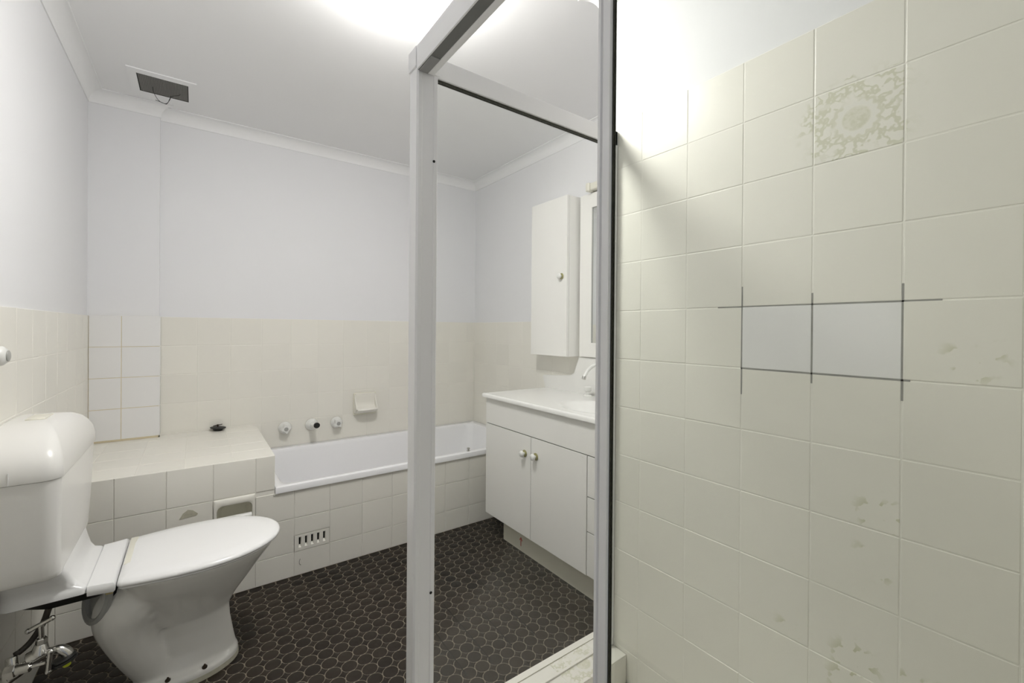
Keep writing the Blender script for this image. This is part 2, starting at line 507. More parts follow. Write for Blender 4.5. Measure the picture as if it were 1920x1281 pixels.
slab(ld, 'grout_bed', XL, XE-GR, YF+0.0030, YF+TH, 0.386, ZL-0.0012)
slab(ld, 'grout_bed', XL, XE-GR, YF+GR, YB, ZL-TH, ZL-GR)
slab(ld, 'grout_bed', XE-TH, XE-GR, YF+GR, YB, 0.43, ZL-0.002)
fx = edges(XL, XV, XJ)
VENT = (0.3672, 0.5192, 0.1105, 0.184)
HOLD = (0.0632, 0.2152, 0.2633, 0.4115)
for x0, x1, z0, z1 in ((XL, HOLD[0], 0, 0.388), (HOLD[0], HOLD[1], 0, HOLD[2]), (HOLD[1], VENT[0], 0, 0.388), (VENT[0], VENT[1], 0, VENT[2]), (VENT[0], VENT[1], VENT[3], 0.388), (VENT[1], XV, 0, 0.388)):
    slab(bf, 'grout_bed', x0, x1, YF+0.0030, YF+0.06, z0, z1)
def skipf(a, b):
    return (HOLD[0] < a < HOLD[1] and HOLD[2] < b < HOLD[3]) or (VENT[0] < a < VENT[1] and 0.1105 < b < 0.2633)
fz = [0.0, 0.1105, 0.2633, 0.4115]
for i in range(len(fx)-1):
    a0, a1 = fx[i], fx[i+1]
    for j in range(3):
        b0, b1 = fz[j], fz[j+1]
        if skipf((a0+a1)/2, (b0+b1)/2): continue
        if j == 2 and a1 > XE:
            if a0 < XE-0.02:
                tile(bf, (0, YF, 0), X_, Z_, -Y_, a0, a1, b0, 0.392)
            else:
                tile(bf, (0, YF, 0), X_, Z_, -Y_, a0, a1, b0, 0.392)
        else:
            tile(bf, (0, YF, 0), X_, Z_, -Y_, a0, a1, b0, b1)
tile(bf, (0, YF, 0), X_, Z_, -Y_, VENT[0], VENT[1], VENT[3], 0.2633)
lx = edges(XL, XE, XJ)
for i in range(len(lx)-1):
    tile(ld, (0, YF, 0), X_, Z_, -Y_, lx[i], lx[i+1], 0.4115 if lx[i] < 0.2 else 0.4115, ZL)
tx = [XL, -0.336, -0.182, -0.03, 0.1225+0.0145, XE]
tiles(ld, (0, 0, ZL), X_, Y_, Z_, tx, edges(YF, YB, YF), skip=lambda a, b: a < XB and b > YC)
tiles(ld, (XE, 0, 0), Y_, Z_, X_, edges(YF+0.002, YB, YF), [0.43, ZL])
# worn glue patch and pencil scribble on the front tiles
bm = bmesh.new()
prism(bm, [(-0.047, YF-0.0012, 0.362), (0.008, YF-0.0012, 0.366), (0.013, YF-0.0012, 0.372), (-0.004, YF-0.0012, 0.389), (-0.02, YF-0.0012, 0.394), (-0.036, YF-0.0012, 0.382)], (0, 0.0014, 0))
obj('glue_residue', bm, 'glue', bf, label='triangular patch of old glue')
bm = bmesh.new(); tube(bm, [(0.393, YF-0.0004, 0.073), (0.389, YF-0.0004, 0.062), (0.390, YF-0.0004, 0.05), (0.396, YF-0.0004, 0.044)], 0.0009, 5, 4)
obj('pencil_mark', bm, 'pencil', bf, label='small pencil scribble')
bm = bmesh.new(); box(bm, 0.283, 0.300, YF-0.004, YF+0.001, 0.384, 0.392, 0.0015); box(bm, 0.300, 0.309, YF-0.003, YF+0.001, 0.3835, 0.389, 0.001)
obj('sealant_blob', bm, 'tile', bf, label='blob of sealant below the bath rim')

# ------------------------------------------------------------------ floor mosaic
P = 0.0515
CX0, CY0 = 0.7825, 1.178
R = 0.0245
def disc(bm, cx, cy, seg, clip):
    rings = []
    for r, z in ((R, -0.004), (R, -0.0009), (R-0.0008, -0.00025), (R-0.0018, 0.0)):
        rings.append([V((min(max(cx+r*math.cos(2*math.pi*k/seg), clip[0]), clip[1]), min(max(cy+r*math.sin(2*math.pi*k/seg), clip[2]), clip[3]), z)) for k in range(seg)])
    loft(bm, rings, False, True)
_bm = bmesh.new(); disc(_bm, 0, 0, 16, (-1, 1, -1, 1))
disc_me = new_mesh('disc_tile', _bm, 40); disc_me.materials.append(MT['disc'])
cand = []
kx0, kx1 = math.floor((XL-CX0)/P), math.ceil((XV-CX0)/P)
ky0, ky1 = math.floor((YREAR-CY0)/P), math.ceil((YF-CY0)/P)
def solid(x, y):   # where the floor is covered by walls, hob or shower base
    return (x > XR-0.02 and y < YN+0.03) or (x > 0.33 and y < YN+0.03) or y > YF
rest = []
for i in range(kx0, kx1+1):
    for j in range(ky0, ky1+1):
        x, y = CX0+i*P, CY0+j*P
        if x < XL-R or y < YREAR: continue
        if solid(x, y) and not (y < YF+R and y > YF-0.01): continue
        whole = XL+R < x < 1.34-R and y < YF-R+0.004
        v = V((x, y, 0))-CAM
        zc = v.dot(_fw)
        px, py = 960+F*v.dot(_r2)/zc if zc > 0.1 else -1e4, CY-F*v.dot(_u2)/zc if zc > 0.1 else -1e4
        vis = 0 < px < 1120 and 900 < py < 1300 and zc > 0.1
        hid = px < 430 and -0.2 < x < 0.12 and y > 1.9          # behind the pan
        under = x > 1.36 or (-0.2 < x < 0.12 and 1.70 < y < 1.88)
        if whole and vis and not hid and not under: cand.append((zc, x, y))
        else: rest.append((x, y))
cand.sort()
for k, (z, x, y) in enumerate(cand):
    if k < 300:
        o = bpy.data.objects.new('disc_tile', disc_me)
        COL.objects.link(o); o.parent = floor
        o.location = V((x, y, random.uniform(-0.0004, 0.0))) - WO[floor]
        o.rotation_euler = (random.gauss(0, 0.004), random.gauss(0, 0.004), 0)
    else:
        rest.append((x, y))
bm = bmesh.new()
for x, y in rest:
    disc(bm, x, y, 14, (XL+0.001, XV, YREAR, YF-0.001))
obj('far_disc_tiles', bm, 'disc', floor, 40, kind='stuff')
# concave four-pointed pieces between the discs
bm = bmesh.new()
gapd = 0.0022
for i in range(kx0, kx1+1):
    for j in range(ky0, ky1+1):
        x, y = CX0+(i+0.5)*P, CY0+(j+0.5)*P
        if x < XL-0.01 or x > XV or y < YREAR or y > YF+0.012 or solid(x, min(y, YF-0.01)): continue
        ring = []
        for q in range(4):
            a = math.radians(45+90*q)          # corner disc direction
            cx, cy = x+P/2*math.copysign(1, math.cos(a)), y+P/2*math.copysign(1, math.sin(a))
            rad = R+gapd
            for k in range(5):
                b = a+math.pi+math.radians(24-12*k)
                ring.append((min(max(cx+rad*math.cos(b), XL+0.001), XV), min(cy+rad*math.sin(b), YF-0.001)))
        cxm, cym = x, y
        loft(bm, [[V((px, py, -0.004)) for px, py in ring], [V((px, py, -0.0007)) for px, py in ring],
                  [V((cxm+(px-cxm)*0.93, cym+(py-cym)*0.93, -0.0002)) for px, py in ring]], False, True)
obj('star_infill_tiles', bm, 'disc', floor, 40, kind='stuff')
for xa, ya, xb, yb in ((1.022, 1.245, 1.034, 1.70), (0.918, 1.25, 0.93, 1.52), (0.819, 1.23, 0.826, 1.60), (0.72, 1.22, 0.73, 1.62)):  # dark reflections seen in the glass panel, drawn as strips on the mosaic
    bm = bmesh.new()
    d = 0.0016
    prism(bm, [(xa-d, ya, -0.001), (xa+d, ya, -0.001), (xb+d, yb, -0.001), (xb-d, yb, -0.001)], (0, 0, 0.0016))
    obj('reflection_line', bm, 'reflection', floor, label='thin dark reflection painted across the mosaic')

# ------------------------------------------------------------------ cornices
def cornice(n, a, b, inward, ea, eb, label):
    """cove from a to b on the wall line; ea / eb: +1 outside, -1 inside mitre, 0 square"""
    a, b, inn = V(a), V(b), V(inward)
    d = (b-a).normalized()
    H = 0.056
    prof = [(0, 0), (H, 0), (H, -0.004)]
    for k in range(1, 8):
        t = math.radians(90*k/8)
        prof.append((H-0.004-(H-0.008)*math.sin(t)*1.0, -0.004-(H-0.008)*(1-math.cos(t))))
    prof += [(0.004, -H+0.004), (0.004, -H), (0, -H)]
    r0 = [a+inn*p+Z_*q-d*(p*ea) for p, q in prof]
    r1 = [b+inn*p+Z_*q+d*(p*eb) for p, q in prof]
    bm = loft(bmesh.new(), [r0, r1])
    obj('trim_%d' % n, bm, 'corn', None, 40, label=label, cat='cornice', kind=S)
cornice(1, (XL-TH, YREAR, ZC), (XL-TH, YC+TH, ZC), (1, 0, 0), -1, -1, 'white cove cornice above the cistern wall')
cornice(2, (XL-TH, YC+TH, ZC), (XB-TH, YC+TH, ZC), (0, -1, 0), -1, 1, 'short white cove cornice on the boxed corner column')
cornice(3, (XB-TH, YB+TH, ZC), (XV+TH, YB+TH, ZC), (0, -1, 0), 0, -1, 'white cove cornice above the bath wall')
cornice(4, (XV+TH, YB+TH, ZC), (XV+TH, YN, ZC), (-1, 0, 0), -1, 0, 'white cove cornice above the vanity wall')
cornice(5, (XR+TH, YN, ZC), (XR+TH, YREAR, ZC), (-1, 0, 0), 1, -1, 'white cove cornice above the shower wall')

# ------------------------------------------------------------------ shower hob
hob = obj('shower_hob', Box(0.36+TH, XR, 0.885+TH, YN-TH, 0.0, 0.111-TH), 'grout', label='low cream tiled hob under the shower glass', cat='hob')
slab(hob, 'hob_return', 0.36+TH, 0.495, YS, 0.885+TH, 0.0, 0.111-TH)
slab(hob, 'grout_bed', 0.36+GR, XR-0.001, 0.885+GR, YN-GR, 0.111-TH, 0.111-GR)
hx = edges(0.36, XR, 0.873)
hp = print_mat('worn_print_hob', -0.012, 0.0, dense=0.40)
for i in range(len(hx)-1):
    tile(hob, (0, 0, 0.111), X_, Y_, Z_, hx[i], hx[i+1], 0.885, 0.9955, hp if hx[i] < 1.0 < hx[i+1] else 'tile')
    tile(hob, (0, YN, 0), X_, Z_, Y_, hx[i], hx[i+1], 0.0, 0.108)
    tile(hob, (0, 0.885, 0), X_, Z_, -Y_, hx[i], hx[i+1], 0.022, 0.108)
for a0, a1 in ((0.36, 0.70), (0.70, XR)):
    tile(hob, (0, 0, 0.111), X_, Y_, Z_, a0, a1, 0.9955, YN)
tiles(hob, (0, 0, 0.111), X_, Y_, Z_, [0.36, 0.495], edges(YS, 0.885, 0.885))
tiles(hob, (0.36, 0, 0), Y_, Z_, -X_, edges(YS, YN, YN), [0.0, 0.108])
sb = obj('shower_base', Box(0.495, XR, YS, 0.885, -0.002, 0.02), 'grout', label='cream tiled shower floor inside the hob', cat='floor', kind=S)
tiles(sb, (0, 0, 0.0225), X_, Y_, Z_, edges(0.495, XR, XR), edges(YS, 0.885, 0.885))
bm = bmesh.new(); tube(bm, [(0.50, 0.9956, 0.1112), (0.72, 0.9951, 0.1112), (0.90, 0.9958, 0.1112), (1.09, 0.9953, 0.1112)], 0.0011, 6, 4)
obj('dirty_joint', bm, 'glue', hob, label='dirty joint along the hob')

# ------------------------------------------------------------------ shower screen (fixed frame and rear panel)
ZH = 0.1115
scr = thing('shower_screen', (0.43, 0.95, ZH), label='white aluminium shower screen frame with clear rear glass panel on the hob', cat='shower screen')
bm = bmesh.new()
px0, px1, py0, py1 = 0.405, 0.457, 0.929, 0.969
# corner post profile with shallow flutes
prof = [(px0, py1), (px0, py0+0.004), (px0+0.004, py0), (px0+0.012, py0), (px0+0.014, py0+0.0015), (px0+0.040, py0+0.0015), (px0+0.042, py0),
        (px1-0.002, py0), (px1, py0+0.002), (px1, py1)]
loft(bm, [[V((x, y, ZH)) for x, y in prof], [V((x, y, 1.7245)) for x, y in prof]])
post = obj('corner_post', bm, 'alu', scr)
for z in (1.516, 0.511):
    bm = bmesh.new(); lathe(bm, [(0.0032, 0), (0.0032, 0.0012), (0.0015, 0.0018)], axis((0.4475, py0+0.0004, z), (0, -1, 0)), 10)
    obj('screw', bm, 'black', post, 40, label='dark screw head')
# end cap over the post
bm = bmesh.new(); box(bm, 0.4005, 0.460, 0.928, 0.9715, 1.722, 1.768, 0.002); obj('end_cap', bm, 'alu', scr)
bm = bmesh.new(); box(bm, 0.3995, 0.462, 0.9265, 0.9275, 1.716, 1.722, 0.0004); obj('cap_lip', bm, 'alu', scr)
# top rail over the sliding door: outer face, channel roof, inner web
bm = bmesh.new(); box(bm, 0.4015, 0.4055, YS, 0.926, 1.712, 1.766, 0.001); obj('rail_face', bm, 'alu', scr)
bm = bmesh.new(); box(bm, 0.4055, 0.444, YS, 0.926, 1.752, 1.766); obj('rail_roof', bm, 'alu', scr)
bm = bmesh.new(); box(bm, 0.4055, 0.4285, YS, 0.926, 1.7125, 1.720); obj('rail_track', bm, 'alu_d', scr, label='dark underside of the door track')  # dark grey strip filling the rail channel from below
bm = bmesh.new(); box(bm, 0.4290, 0.4440, YS, 0.926, 1.712, 1.752, 0.001); obj('rail_web', bm, 'alu', scr)
bm = bmesh.new(); box(bm, 0.4065, 0.4280, 0.86, 0.924, 1.7105, 1.7127); obj('track_stop', bm, mat('track_stop_grey', (0.30, 0.30, 0.295), 0.5), scr)
# rear panel
bm = bmesh.new(); box(bm, px1, XR-0.001, 0.938, 0.962, 1.7185, 1.766, 0.002); obj('panel_rail', bm, 'alu', scr)
bm = bmesh.new(); box(bm, px1, XR-0.03, 0.944, 0.956, 1.7150, 1.7187); obj('glazing_seal', bm, 'seal', scr, label='dark glazing seal')
bm = bmesh.new(); box(bm, px1, XR-0.028, 0.9475, 0.9525, ZH+0.004, 1.7150); obj('glass_pane', bm, 'glass', scr, label='clear slightly cloudy glass pane')
bm = bmesh.new(); box(bm, XR-0.030, XR-0.0005, 0.938, 0.962, ZH, 1.766, 0.002); obj('wall_channel', bm, 'alu', scr)
bm = bmesh.new(); box(bm, px1, XR-0.03, 0.946, 0.954, ZH, ZH+0.004); obj('sill_bead', bm, 'tile', scr)
# side frame against the end wall and bottom track
bm = bmesh.new(); box(bm, 0.4055, 0.444, YS, YS+0.03, ZH, 1.712, 0.002); obj('wall_channel', bm, 'alu', scr)
bm = bmesh.new(); box(bm, 0.404, 0.446, YS, 0.929, ZH, ZH+0.022, 0.002); obj('bottom_track', bm, 'alu', scr)

dr = thing('shower_door', (0.42, 0.1, ZH+0.022), label='sliding shower door of greenish glass with a white aluminium stile', cat='shower door')
bm = bmesh.new()
sy0, sy1 = 0.3668, 0.3875
prof = [(0.416, sy1), (0.413, sy1-0.0015), (0.413, sy1-0.0055), (0.4155, sy1-0.007), (0.4155, sy1-0.009), (0.413, sy1-0.010), (0.413, sy0), (0.4235, sy0), (0.4235, sy1)]
loft(bm, [[V((x, y, ZH+0.024)) for x, y in prof], [V((x, y, 1.709)) for x, y in prof]])
obj('stile', bm, 'alu', dr)
bm = bmesh.new(); box(bm, 0.4183, 0.4233, sy0-0.0018, sy0, ZH+0.03, 1.705); obj('rubber_seal', bm, 'seal', dr, label='mouldy dark green seal along the stile')
bm = bmesh.new(); box(bm, 0.4192, 0.4224, YS+0.032, sy0-0.0018, ZH+0.045, 1.69); obj('glass_pane', bm, 'glass2', dr)
bm = bmesh.new(); box(bm, 0.414, 0.430, YS+0.032, sy0-0.008, ZH+0.024, ZH+0.045, 0.001); obj('bottom_rail', bm, 'alu', dr)
bm = bmesh.new(); box(bm, 0.414, 0.4285, YS+0.032, sy0-0.008, 1.688, 1.709, 0.001); obj('top_rail', bm, 'alu', dr)

# ------------------------------------------------------------------ bath
bath = thing('bathtub', (1.02, 2.53, 0.05), label='white enamel bathtub set behind the tiled front', cat='bathtub')
bx0, bx1, by0, by1, bz = XE+0.001, XV-0.001, YF-0.008, YB-0.001, 0.420
bm = bmesh.new()
def br(x0, x1, y0, y1, z, r): return rrect(x0, x1, y0, y1, z, r, 8)
rings = [br(bx0, bx1, by0, by1, 0.392, 0.004), br(bx0, bx1, by0, by1, bz-0.008, 0.004), br(bx0+0.002, bx1-0.002, by0+0.002, by1-0.002, bz-0.002, 0.005),
         br(bx0+0.007, bx1-0.007, by0+0.007, by1-0.007, bz, 0.006),
         br(0.318, 1.70, 2.196, 2.845, bz-0.001, 0.065), br(0.323, 1.696, 2.201, 2.841, bz-0.005, 0.065), br(0.330, 1.690, 2.206, 2.836, bz-0.02, 0.068),
         br(0.350, 1.660, 2.226, 2.816, 0.26, 0.09), br(0.385, 1.630, 2.246, 2.796, 0.13, 0.12), br(0.46, 1.59, 2.28, 2.76, 0.085, 0.13), br(0.55, 1.50, 2.36, 2.68, 0.072, 0.11)]
loft(bm, rings, False, True)
obj('tub', bm, 'bath', bath, 35)
bm = bmesh.new(); lathe(bm, [(0.028, 0.0), (0.028, 0.003), (0.02, 0.004), (0.0, 0.004)], axis((0.62, 2.53, 0.0725), (0, 0, 1)), 20, True, False); obj('waste_outlet', bm, 'chrome', bath, 40)
st = bmesh.new(); lathe(st, [(0.010, 0), (0.011, 0.002), (0.007, 0.005), (0.006, 0.012), (0.010, 0.015), (0.010, 0.018), (0.004, 0.021)], axis((1.283, 2.184, bz-0.0005), (0, 0, 1)), 14)
obj('rim_stud', st, 'chrome', bath, 40, label='small chrome stud on the rim')

# bath taps and spout
def bath_tap(x, z, rot, label):
    t = thing('bath_tap', (x, YB, z), label=label, cat='tap', group='bath taps')
    M = axis((x, YB, z), (0, -1, 0))
    bm = bmesh.new(); lathe(bm, [(0.034, 0.0), (0.036, 0.003), (0.034, 0.008), (0.022, 0.022), (0.017, 0.03)], M, 28); obj('flange', bm, 'white', t, 40)
    bm = bmesh.new(); lathe(bm, [(0.0365, 0.0002), (0.0365, 0.0022)], M, 28); obj('rim_ring', bm, 'glue', t, 40, label='tarnished ring at the wall')
    bm = bmesh.new()
    rings = []
    for h, s in ((0.022, 0.75), (0.026, 1.0), (0.050, 1.0), (0.056, 0.86)):
        rings.append([M @ V((s*(0.019+0.010*abs(math.cos(2*a))**3)*math.cos(a+rot), s*(0.019+0.010*abs(math.cos(2*a))**3)*math.sin(a+rot), h)) for a in [2*math.pi*k/48 for k in range(48)]])
    loft(bm, rings); hd = obj('handle', bm, 'white', t, 35)
    bm = bmesh.new(); lathe(bm, [(0.0115, 0.0555), (0.0115, 0.0575), (0.0085, 0.0575), (0.0085, 0.0562), (0.0, 0.0562)], M, 20, True, False); obj('index_ring', bm, 'grey', hd, 40, label='grey ring badge')
    bm = bmesh.new(); d = M.to_3x3(); c = M @ V((0, 0, 0.0568))
    u = d @ V((1, 0, 0)); vv = d @ V((0, 1, 0)); nn = d @ V((0, 0, 1))
    prism(bm, [c-u*0.005-vv*0.001, c+u*0.005-vv*0.001, c+u*0.005+vv*0.001, c-u*0.005+vv*0.001], nn*0.0006); obj('index_bar', bm, 'grey', hd)
    return t
bath_tap(0.436, 0.529, 0.25, 'white bath tap with star handle closest to the tiled ledge')
bath_tap(0.731, 0.527, 0.6, 'white bath tap with star handle beside the soap holder')
sp = thing('bath_spout', (0.585, YB, 0.531), label='white wall-mounted bath spout between the two bath taps', cat='spout')
M = axis((0.585, YB, 0.531), (0, -1, 0))
bm = bmesh.new(); lathe(bm, [(0.036, 0), (0.037, 0.003), (0.035, 0.008), (0.025, 0.024), (0.020, 0.032)], M, 28); obj('flange', bm, 'white', sp, 40)
bm = bmesh.new(); lathe(bm, [(0.0378, 0.0002), (0.0378, 0.0022)], M, 28); obj('rim_ring', bm, 'glue', sp, 40)
bm = bmesh.new(); tube(bm, [(0.585, YB-0.02, 0.531), (0.587, YB-0.07, 0.535), (0.589, YB-0.115, 0.5445)], 0.0165, 18, 6); obj('spout_pipe', bm, 'white', sp, 40)
bm = bmesh.new(); tube(bm, [(0.589, YB-0.1148, 0.5445), (0.5893, YB-0.121, 0.5455), (0.5896, YB-0.126, 0.545)], 0.0168, 18, 3); obj('outlet', bm, 'rubber', sp, 40, label='black outlet end')

# soap holder
so = thing('soap_holder', (0.907, YB, 0.56), label='cream ceramic soap holder on the tiled wall above the bath', cat='soap holder')
bm = bmesh.new(); box(bm, 0.834, 0.981, YB-0.012, YB-0.0003, 0.557, 0.703, 0.006, 3); obj('plate', bm, 'niche', so, 50)
bm = bmesh.new()
prof = [(0.0, 0.690), (-0.013, 0.690), (-0.014, 0.672), (-0.010, 0.645), (-0.014, 0.622), (-0.035, 0.606), (-0.066, 0.602), (-0.080, 0.608), (-0.084, 0.600), (-0.075, 0.588), (-0.040, 0.578), (-0.012, 0.570), (0.0, 0.570)]
rings = []
for k in range(9):
    t = k/8*2-1
    s = 1-0.18*t*t
    rings.append([V((0.907+0.064*t, YB-0.008+y*s, z)) for y, z in prof])
loft(bm, rings); obj('scoop', bm, 'tile', so, 50)
for s in (-1, 1):
    bm = bmesh.new()
    pr = [V((0.907+s*0.062, YB-0.008+y, z)) for y, z in [(0, 0.692), (-0.016, 0.690), (-0.024, 0.66), (-0.044, 0.625), (-0.058, 0.604), (-0.030, 0.58), (0, 0.572)]]
    prism(bm, pr, (s*0.007, 0, 0)); obj('cheek', bm, 'tile', so, 50)
bm = bmesh.new(); prism(bm, [V((0.845, YB-0.008, 0.680)), V((0.845, YB-0.02, 0.684)), V((0.865, YB-0.024, 0.697)), V((0.95, YB-0.024, 0.698)), V((0.969, YB-0.02, 0.685)), V((0.969, YB-0.008, 0.68)), V((0.95, YB-0.008, 0.699)), V((0.865, YB-0.008, 0.699))][0:1] + [V((0.845, YB-0.008, 0.699)), V((0.969, YB-0.008, 0.699)), V((0.969, YB-0.008, 0.68))], (0, -0.012, 0)); obj('hood', bm, 'tile', so, 40)

# rubber plug on the ledge
pl = thing('sink_plug', (0.103, 2.868, ZL), label='black rubber bath plug lying on the tiled ledge', cat='plug')
pc = V((0.103, 2.868, ZL))
bm = bmesh.new(); lathe(bm, [(0.021, 0.0003), (0.023, 0.006), (0.026, 0.010), (0.036, 0.013), (0.037, 0.017), (0.026, 0.020), (0.01, 0.021)], Matrix.Translation(pc) @ Matrix.Rotation(0.09, 4, 'Y'), 28); obj('stopper', bm, 'rubber', pl, 40)
bm = bmesh.new(); lathe(bm, [(0.005, 0.019), (0.004, 0.026), (0.008, 0.030), (0.003, 0.033)], Matrix.Translation(pc), 12); obj('stem', bm, 'bolt', pl, 40)
bm = bmesh.new(); box(bm, pc.x-0.021, pc.x+0.021, pc.y-0.004, pc.y+0.004, pc.z+0.027, pc.z+0.0305, 0.0012)
bmesh.ops.rotate(bm, verts=bm.verts, cent=pc+V((0, 0, 0.029)), matrix=Matrix.Rotation(-0.12, 3, 'Y')); obj('grip', bm, 'bolt', pl, 40)

# toilet roll holder recessed in the front
rh = thing('toilet_roll_holder', (0.139, YF, 0.264), label='recessed ceramic toilet roll holder in the tiled front behind the seat lid', cat='roll holder')
hx0, hx1, hz0, hz1 = HOLD[0]+0.0015, HOLD[1]-0.0015, HOLD[2]+0.0015, HOLD[3]-0.0015
def fr(x0, x1, z0, z1, y, r): return [V((p.x, y, p.y)) for p in rrect(x0, x1, z0, z1, 0, r, 6)]
bm = bmesh.new()
loft(bm, [fr(hx0, hx1, hz0, hz1, YF+TH, 0.002), fr(hx0, hx1, hz0, hz1, YF-0.002, 0.003), fr(hx0+0.004, hx1-0.004, hz0+0.004, hz1-0.004, YF-0.006, 0.006),
          fr(hx0+0.007, hx1-0.007, hz0+0.014, hz1-0.024, YF-0.007, 0.022), fr(hx0+0.011, hx1-0.011, hz0+0.018, hz1-0.028, YF-0.005, 0.022)], False, False)
obj('frame', bm, 'tile', rh, 40)
bm = bmesh.new()
loft(bm, [fr(hx0+0.011, hx1-0.011, hz0+0.018, hz1-0.028, YF-0.005, 0.022), fr(hx0+0.014, hx1-0.014, hz0+0.021, hz1-0.031, YF+0.030, 0.024), fr(hx0+0.03, hx1-0.03, hz0+0.035, hz1-0.045, YF+0.046, 0.02)], False, True)
obj('recess', bm, 'niche', rh, 40)
bm = bmesh.new(); tube(bm, [(hx0+0.013, YF-0.001, 0.322), (hx0+0.05, YF-0.001, 0.322), (hx1-0.05, YF-0.001, 0.322), (hx1-0.013, YF-0.001, 0.322)], 0.0125, 16, 2); obj('roller', bm, 'white', rh, 40)

# vent tile
vt = thing('vent_tile', (0.443, YF, VENT[2]), label='small ceramic air vent with five upright slots in the tiled front', cat='vent')
vx0, vx1, vz0, vz1 = VENT[0]+0.0014, VENT[1]-0.0014, VENT[2]+0.0014, VENT[3]-0.0014
bm = bmesh.new()
n = 5; sw = 0.0115; sz0, sz1 = vz0+0.014, vz1-0.010
xs = [vx0+0.0225+k*(vx1-vx0-0.045)/(n-1) for k in range(n)]
cuts = [vx0]+[e for x in xs for e in (x-sw/2, x+sw/2)]+[vx1]
for k in range(0, len(cuts), 2): box(bm, cuts[k], cuts[k+1], YF-0.001, YF+0.014, sz0, sz1)
box(bm, vx0, vx1, YF-0.001, YF+0.014, sz1, vz1); box(bm, vx0, vx1, YF-0.001, YF+0.014, vz0, sz0)
obj('plate', bm, 'tile', vt)
for x in xs:
    bm = bmesh.new(); box(bm, x-sw/2, x+sw/2, YF+0.0125, YF+0.0135, sz0, sz1); obj('slot', bm, 'black', vt, label='dark open slot')
    bm = bmesh.new(); prism(bm, [V((x-sw/2, YF-0.001, sz0)), V((x-sw/2, YF+0.012, sz0)), V((x-sw/2, YF+0.012, sz0+0.009))], (sw, 0, 0)); obj('slot_sill', bm, 'tile', vt)
    for s in (-1, 1):
        bm = bmesh.new(); xx = x+s*sw/2; prism(bm, [V((xx, YF-0.0005, sz0)), V((xx, YF+0.006, sz0)), V((xx-s*0.0025, YF+0.006, sz0))], (0, 0, sz1-sz0)); obj('slot_cheek', bm, 'tile', vt)

# ------------------------------------------------------------------ ceiling light and vent
lt = thing('ceiling_light', (0.525, 1.285, ZC-0.1), label='round white dome ceiling light, switched on', cat='ceiling light')
M = Matrix.Translation((0.525, 1.285, ZC)) @ Matrix.Rotation(math.pi, 4, 'X')
bm = bmesh.new(); lathe(bm, [(0.128, 0.0), (0.130, 0.004), (0.130, 0.030), (0.124, 0.033)], M, 48); obj('base_ring', bm, 'white', lt, 40)
bm = bmesh.new(); lathe(bm, [(0.137, 0.0335)]+[(0.137*math.cos(math.radians(a))**0.8, 0.0335+0.078*math.sin(math.radians(a))) for a in range(10, 90, 10)]+[(0.004, 0.1115)], M, 48); obj('diffuser', bm, 'lamp', lt, 60)

cv = thing('ceiling_vent', (-0.123, 2.62, ZC-0.006), label='square ceiling exhaust vent with dark wire mesh and a dangling twist of wire', cat='vent')
ax0, ax1, ay0, ay1 = -0.247, 0.001, 2.494, 2.752
ix0, ix1, iy0, iy1 = -0.2155, -0.0305, 2.5335, 2.713
for a in ((ax0, ax1, ay0, iy0), (ax0, ax1, iy1, ay1), (ax0, ix0, iy0, iy1), (ix1, ax1, iy0, iy1)):
    bm = bmesh.new(); box(bm, a[0], a[1], a[2], a[3], ZC-0.005, ZC-0.0002); obj('frame', bm, 'ceil', cv)
bm = bmesh.new(); box(bm, ix0, ix1, iy0, iy1, ZC-0.0012, ZC-0.0004); obj('dark_opening', bm, mat('vent_backing', (0.075, 0.073, 0.066), 0.9), cv)  # dark plate backing the wire mesh
bm = bmesh.new()
for k in range(31):
    x = ix0+(ix1-ix0)*k/30; box(bm, x-0.0008, x+0.0008, iy0, iy1, ZC-0.0040, ZC-0.0028)
for k in range(31):
    y = iy0+(iy1-iy0)*k/30; box(bm, ix0, ix1, y-0.0008, y+0.0008, ZC-0.0034, ZC-0.0022)
obj('wire_mesh', bm, 'wire', cv, kind='stuff')
for a in ((ix0, ix0+0.004, iy0, iy1), (ix0, ix1, iy1-0.003, iy1), (ix0, ix1, iy0, iy0+0.003), (ix1-0.003, ix1, iy0, iy1)):
    bm = bmesh.new(); box(bm, a[0], a[1], a[2], a[3], ZC-0.0046, ZC-0.0012); obj('mesh_edge', bm, 'gap', cv)
za = ZC-0.004
bm = bmesh.new()
tube(bm, [(-0.165, 2.64, za), (-0.163, 2.67, za-0.012), (-0.148, 2.70, za-0.03), (-0.128, 2.70, za-0.040), (-0.112, 2.695, za-0.035), (-0.098, 2.68, za-0.008), (-0.07, 2.66, za-0.002), (-0.062, 2.645, za)], 0.0011, 6, 6)
tube(bm, [(-0.158, 2.70, za-0.034), (-0.14, 2.702, za-0.036), (-0.122, 2.70, za-0.041), (-0.115, 2.69, za-0.043), (-0.103, 2.685, za-0.02), (-0.1, 2.68, za-0.004)], 0.0012, 6, 6)
obj('hanging_wire', bm, 'wire_d', cv, 60, label='twisted dark wire hanging from the mesh')

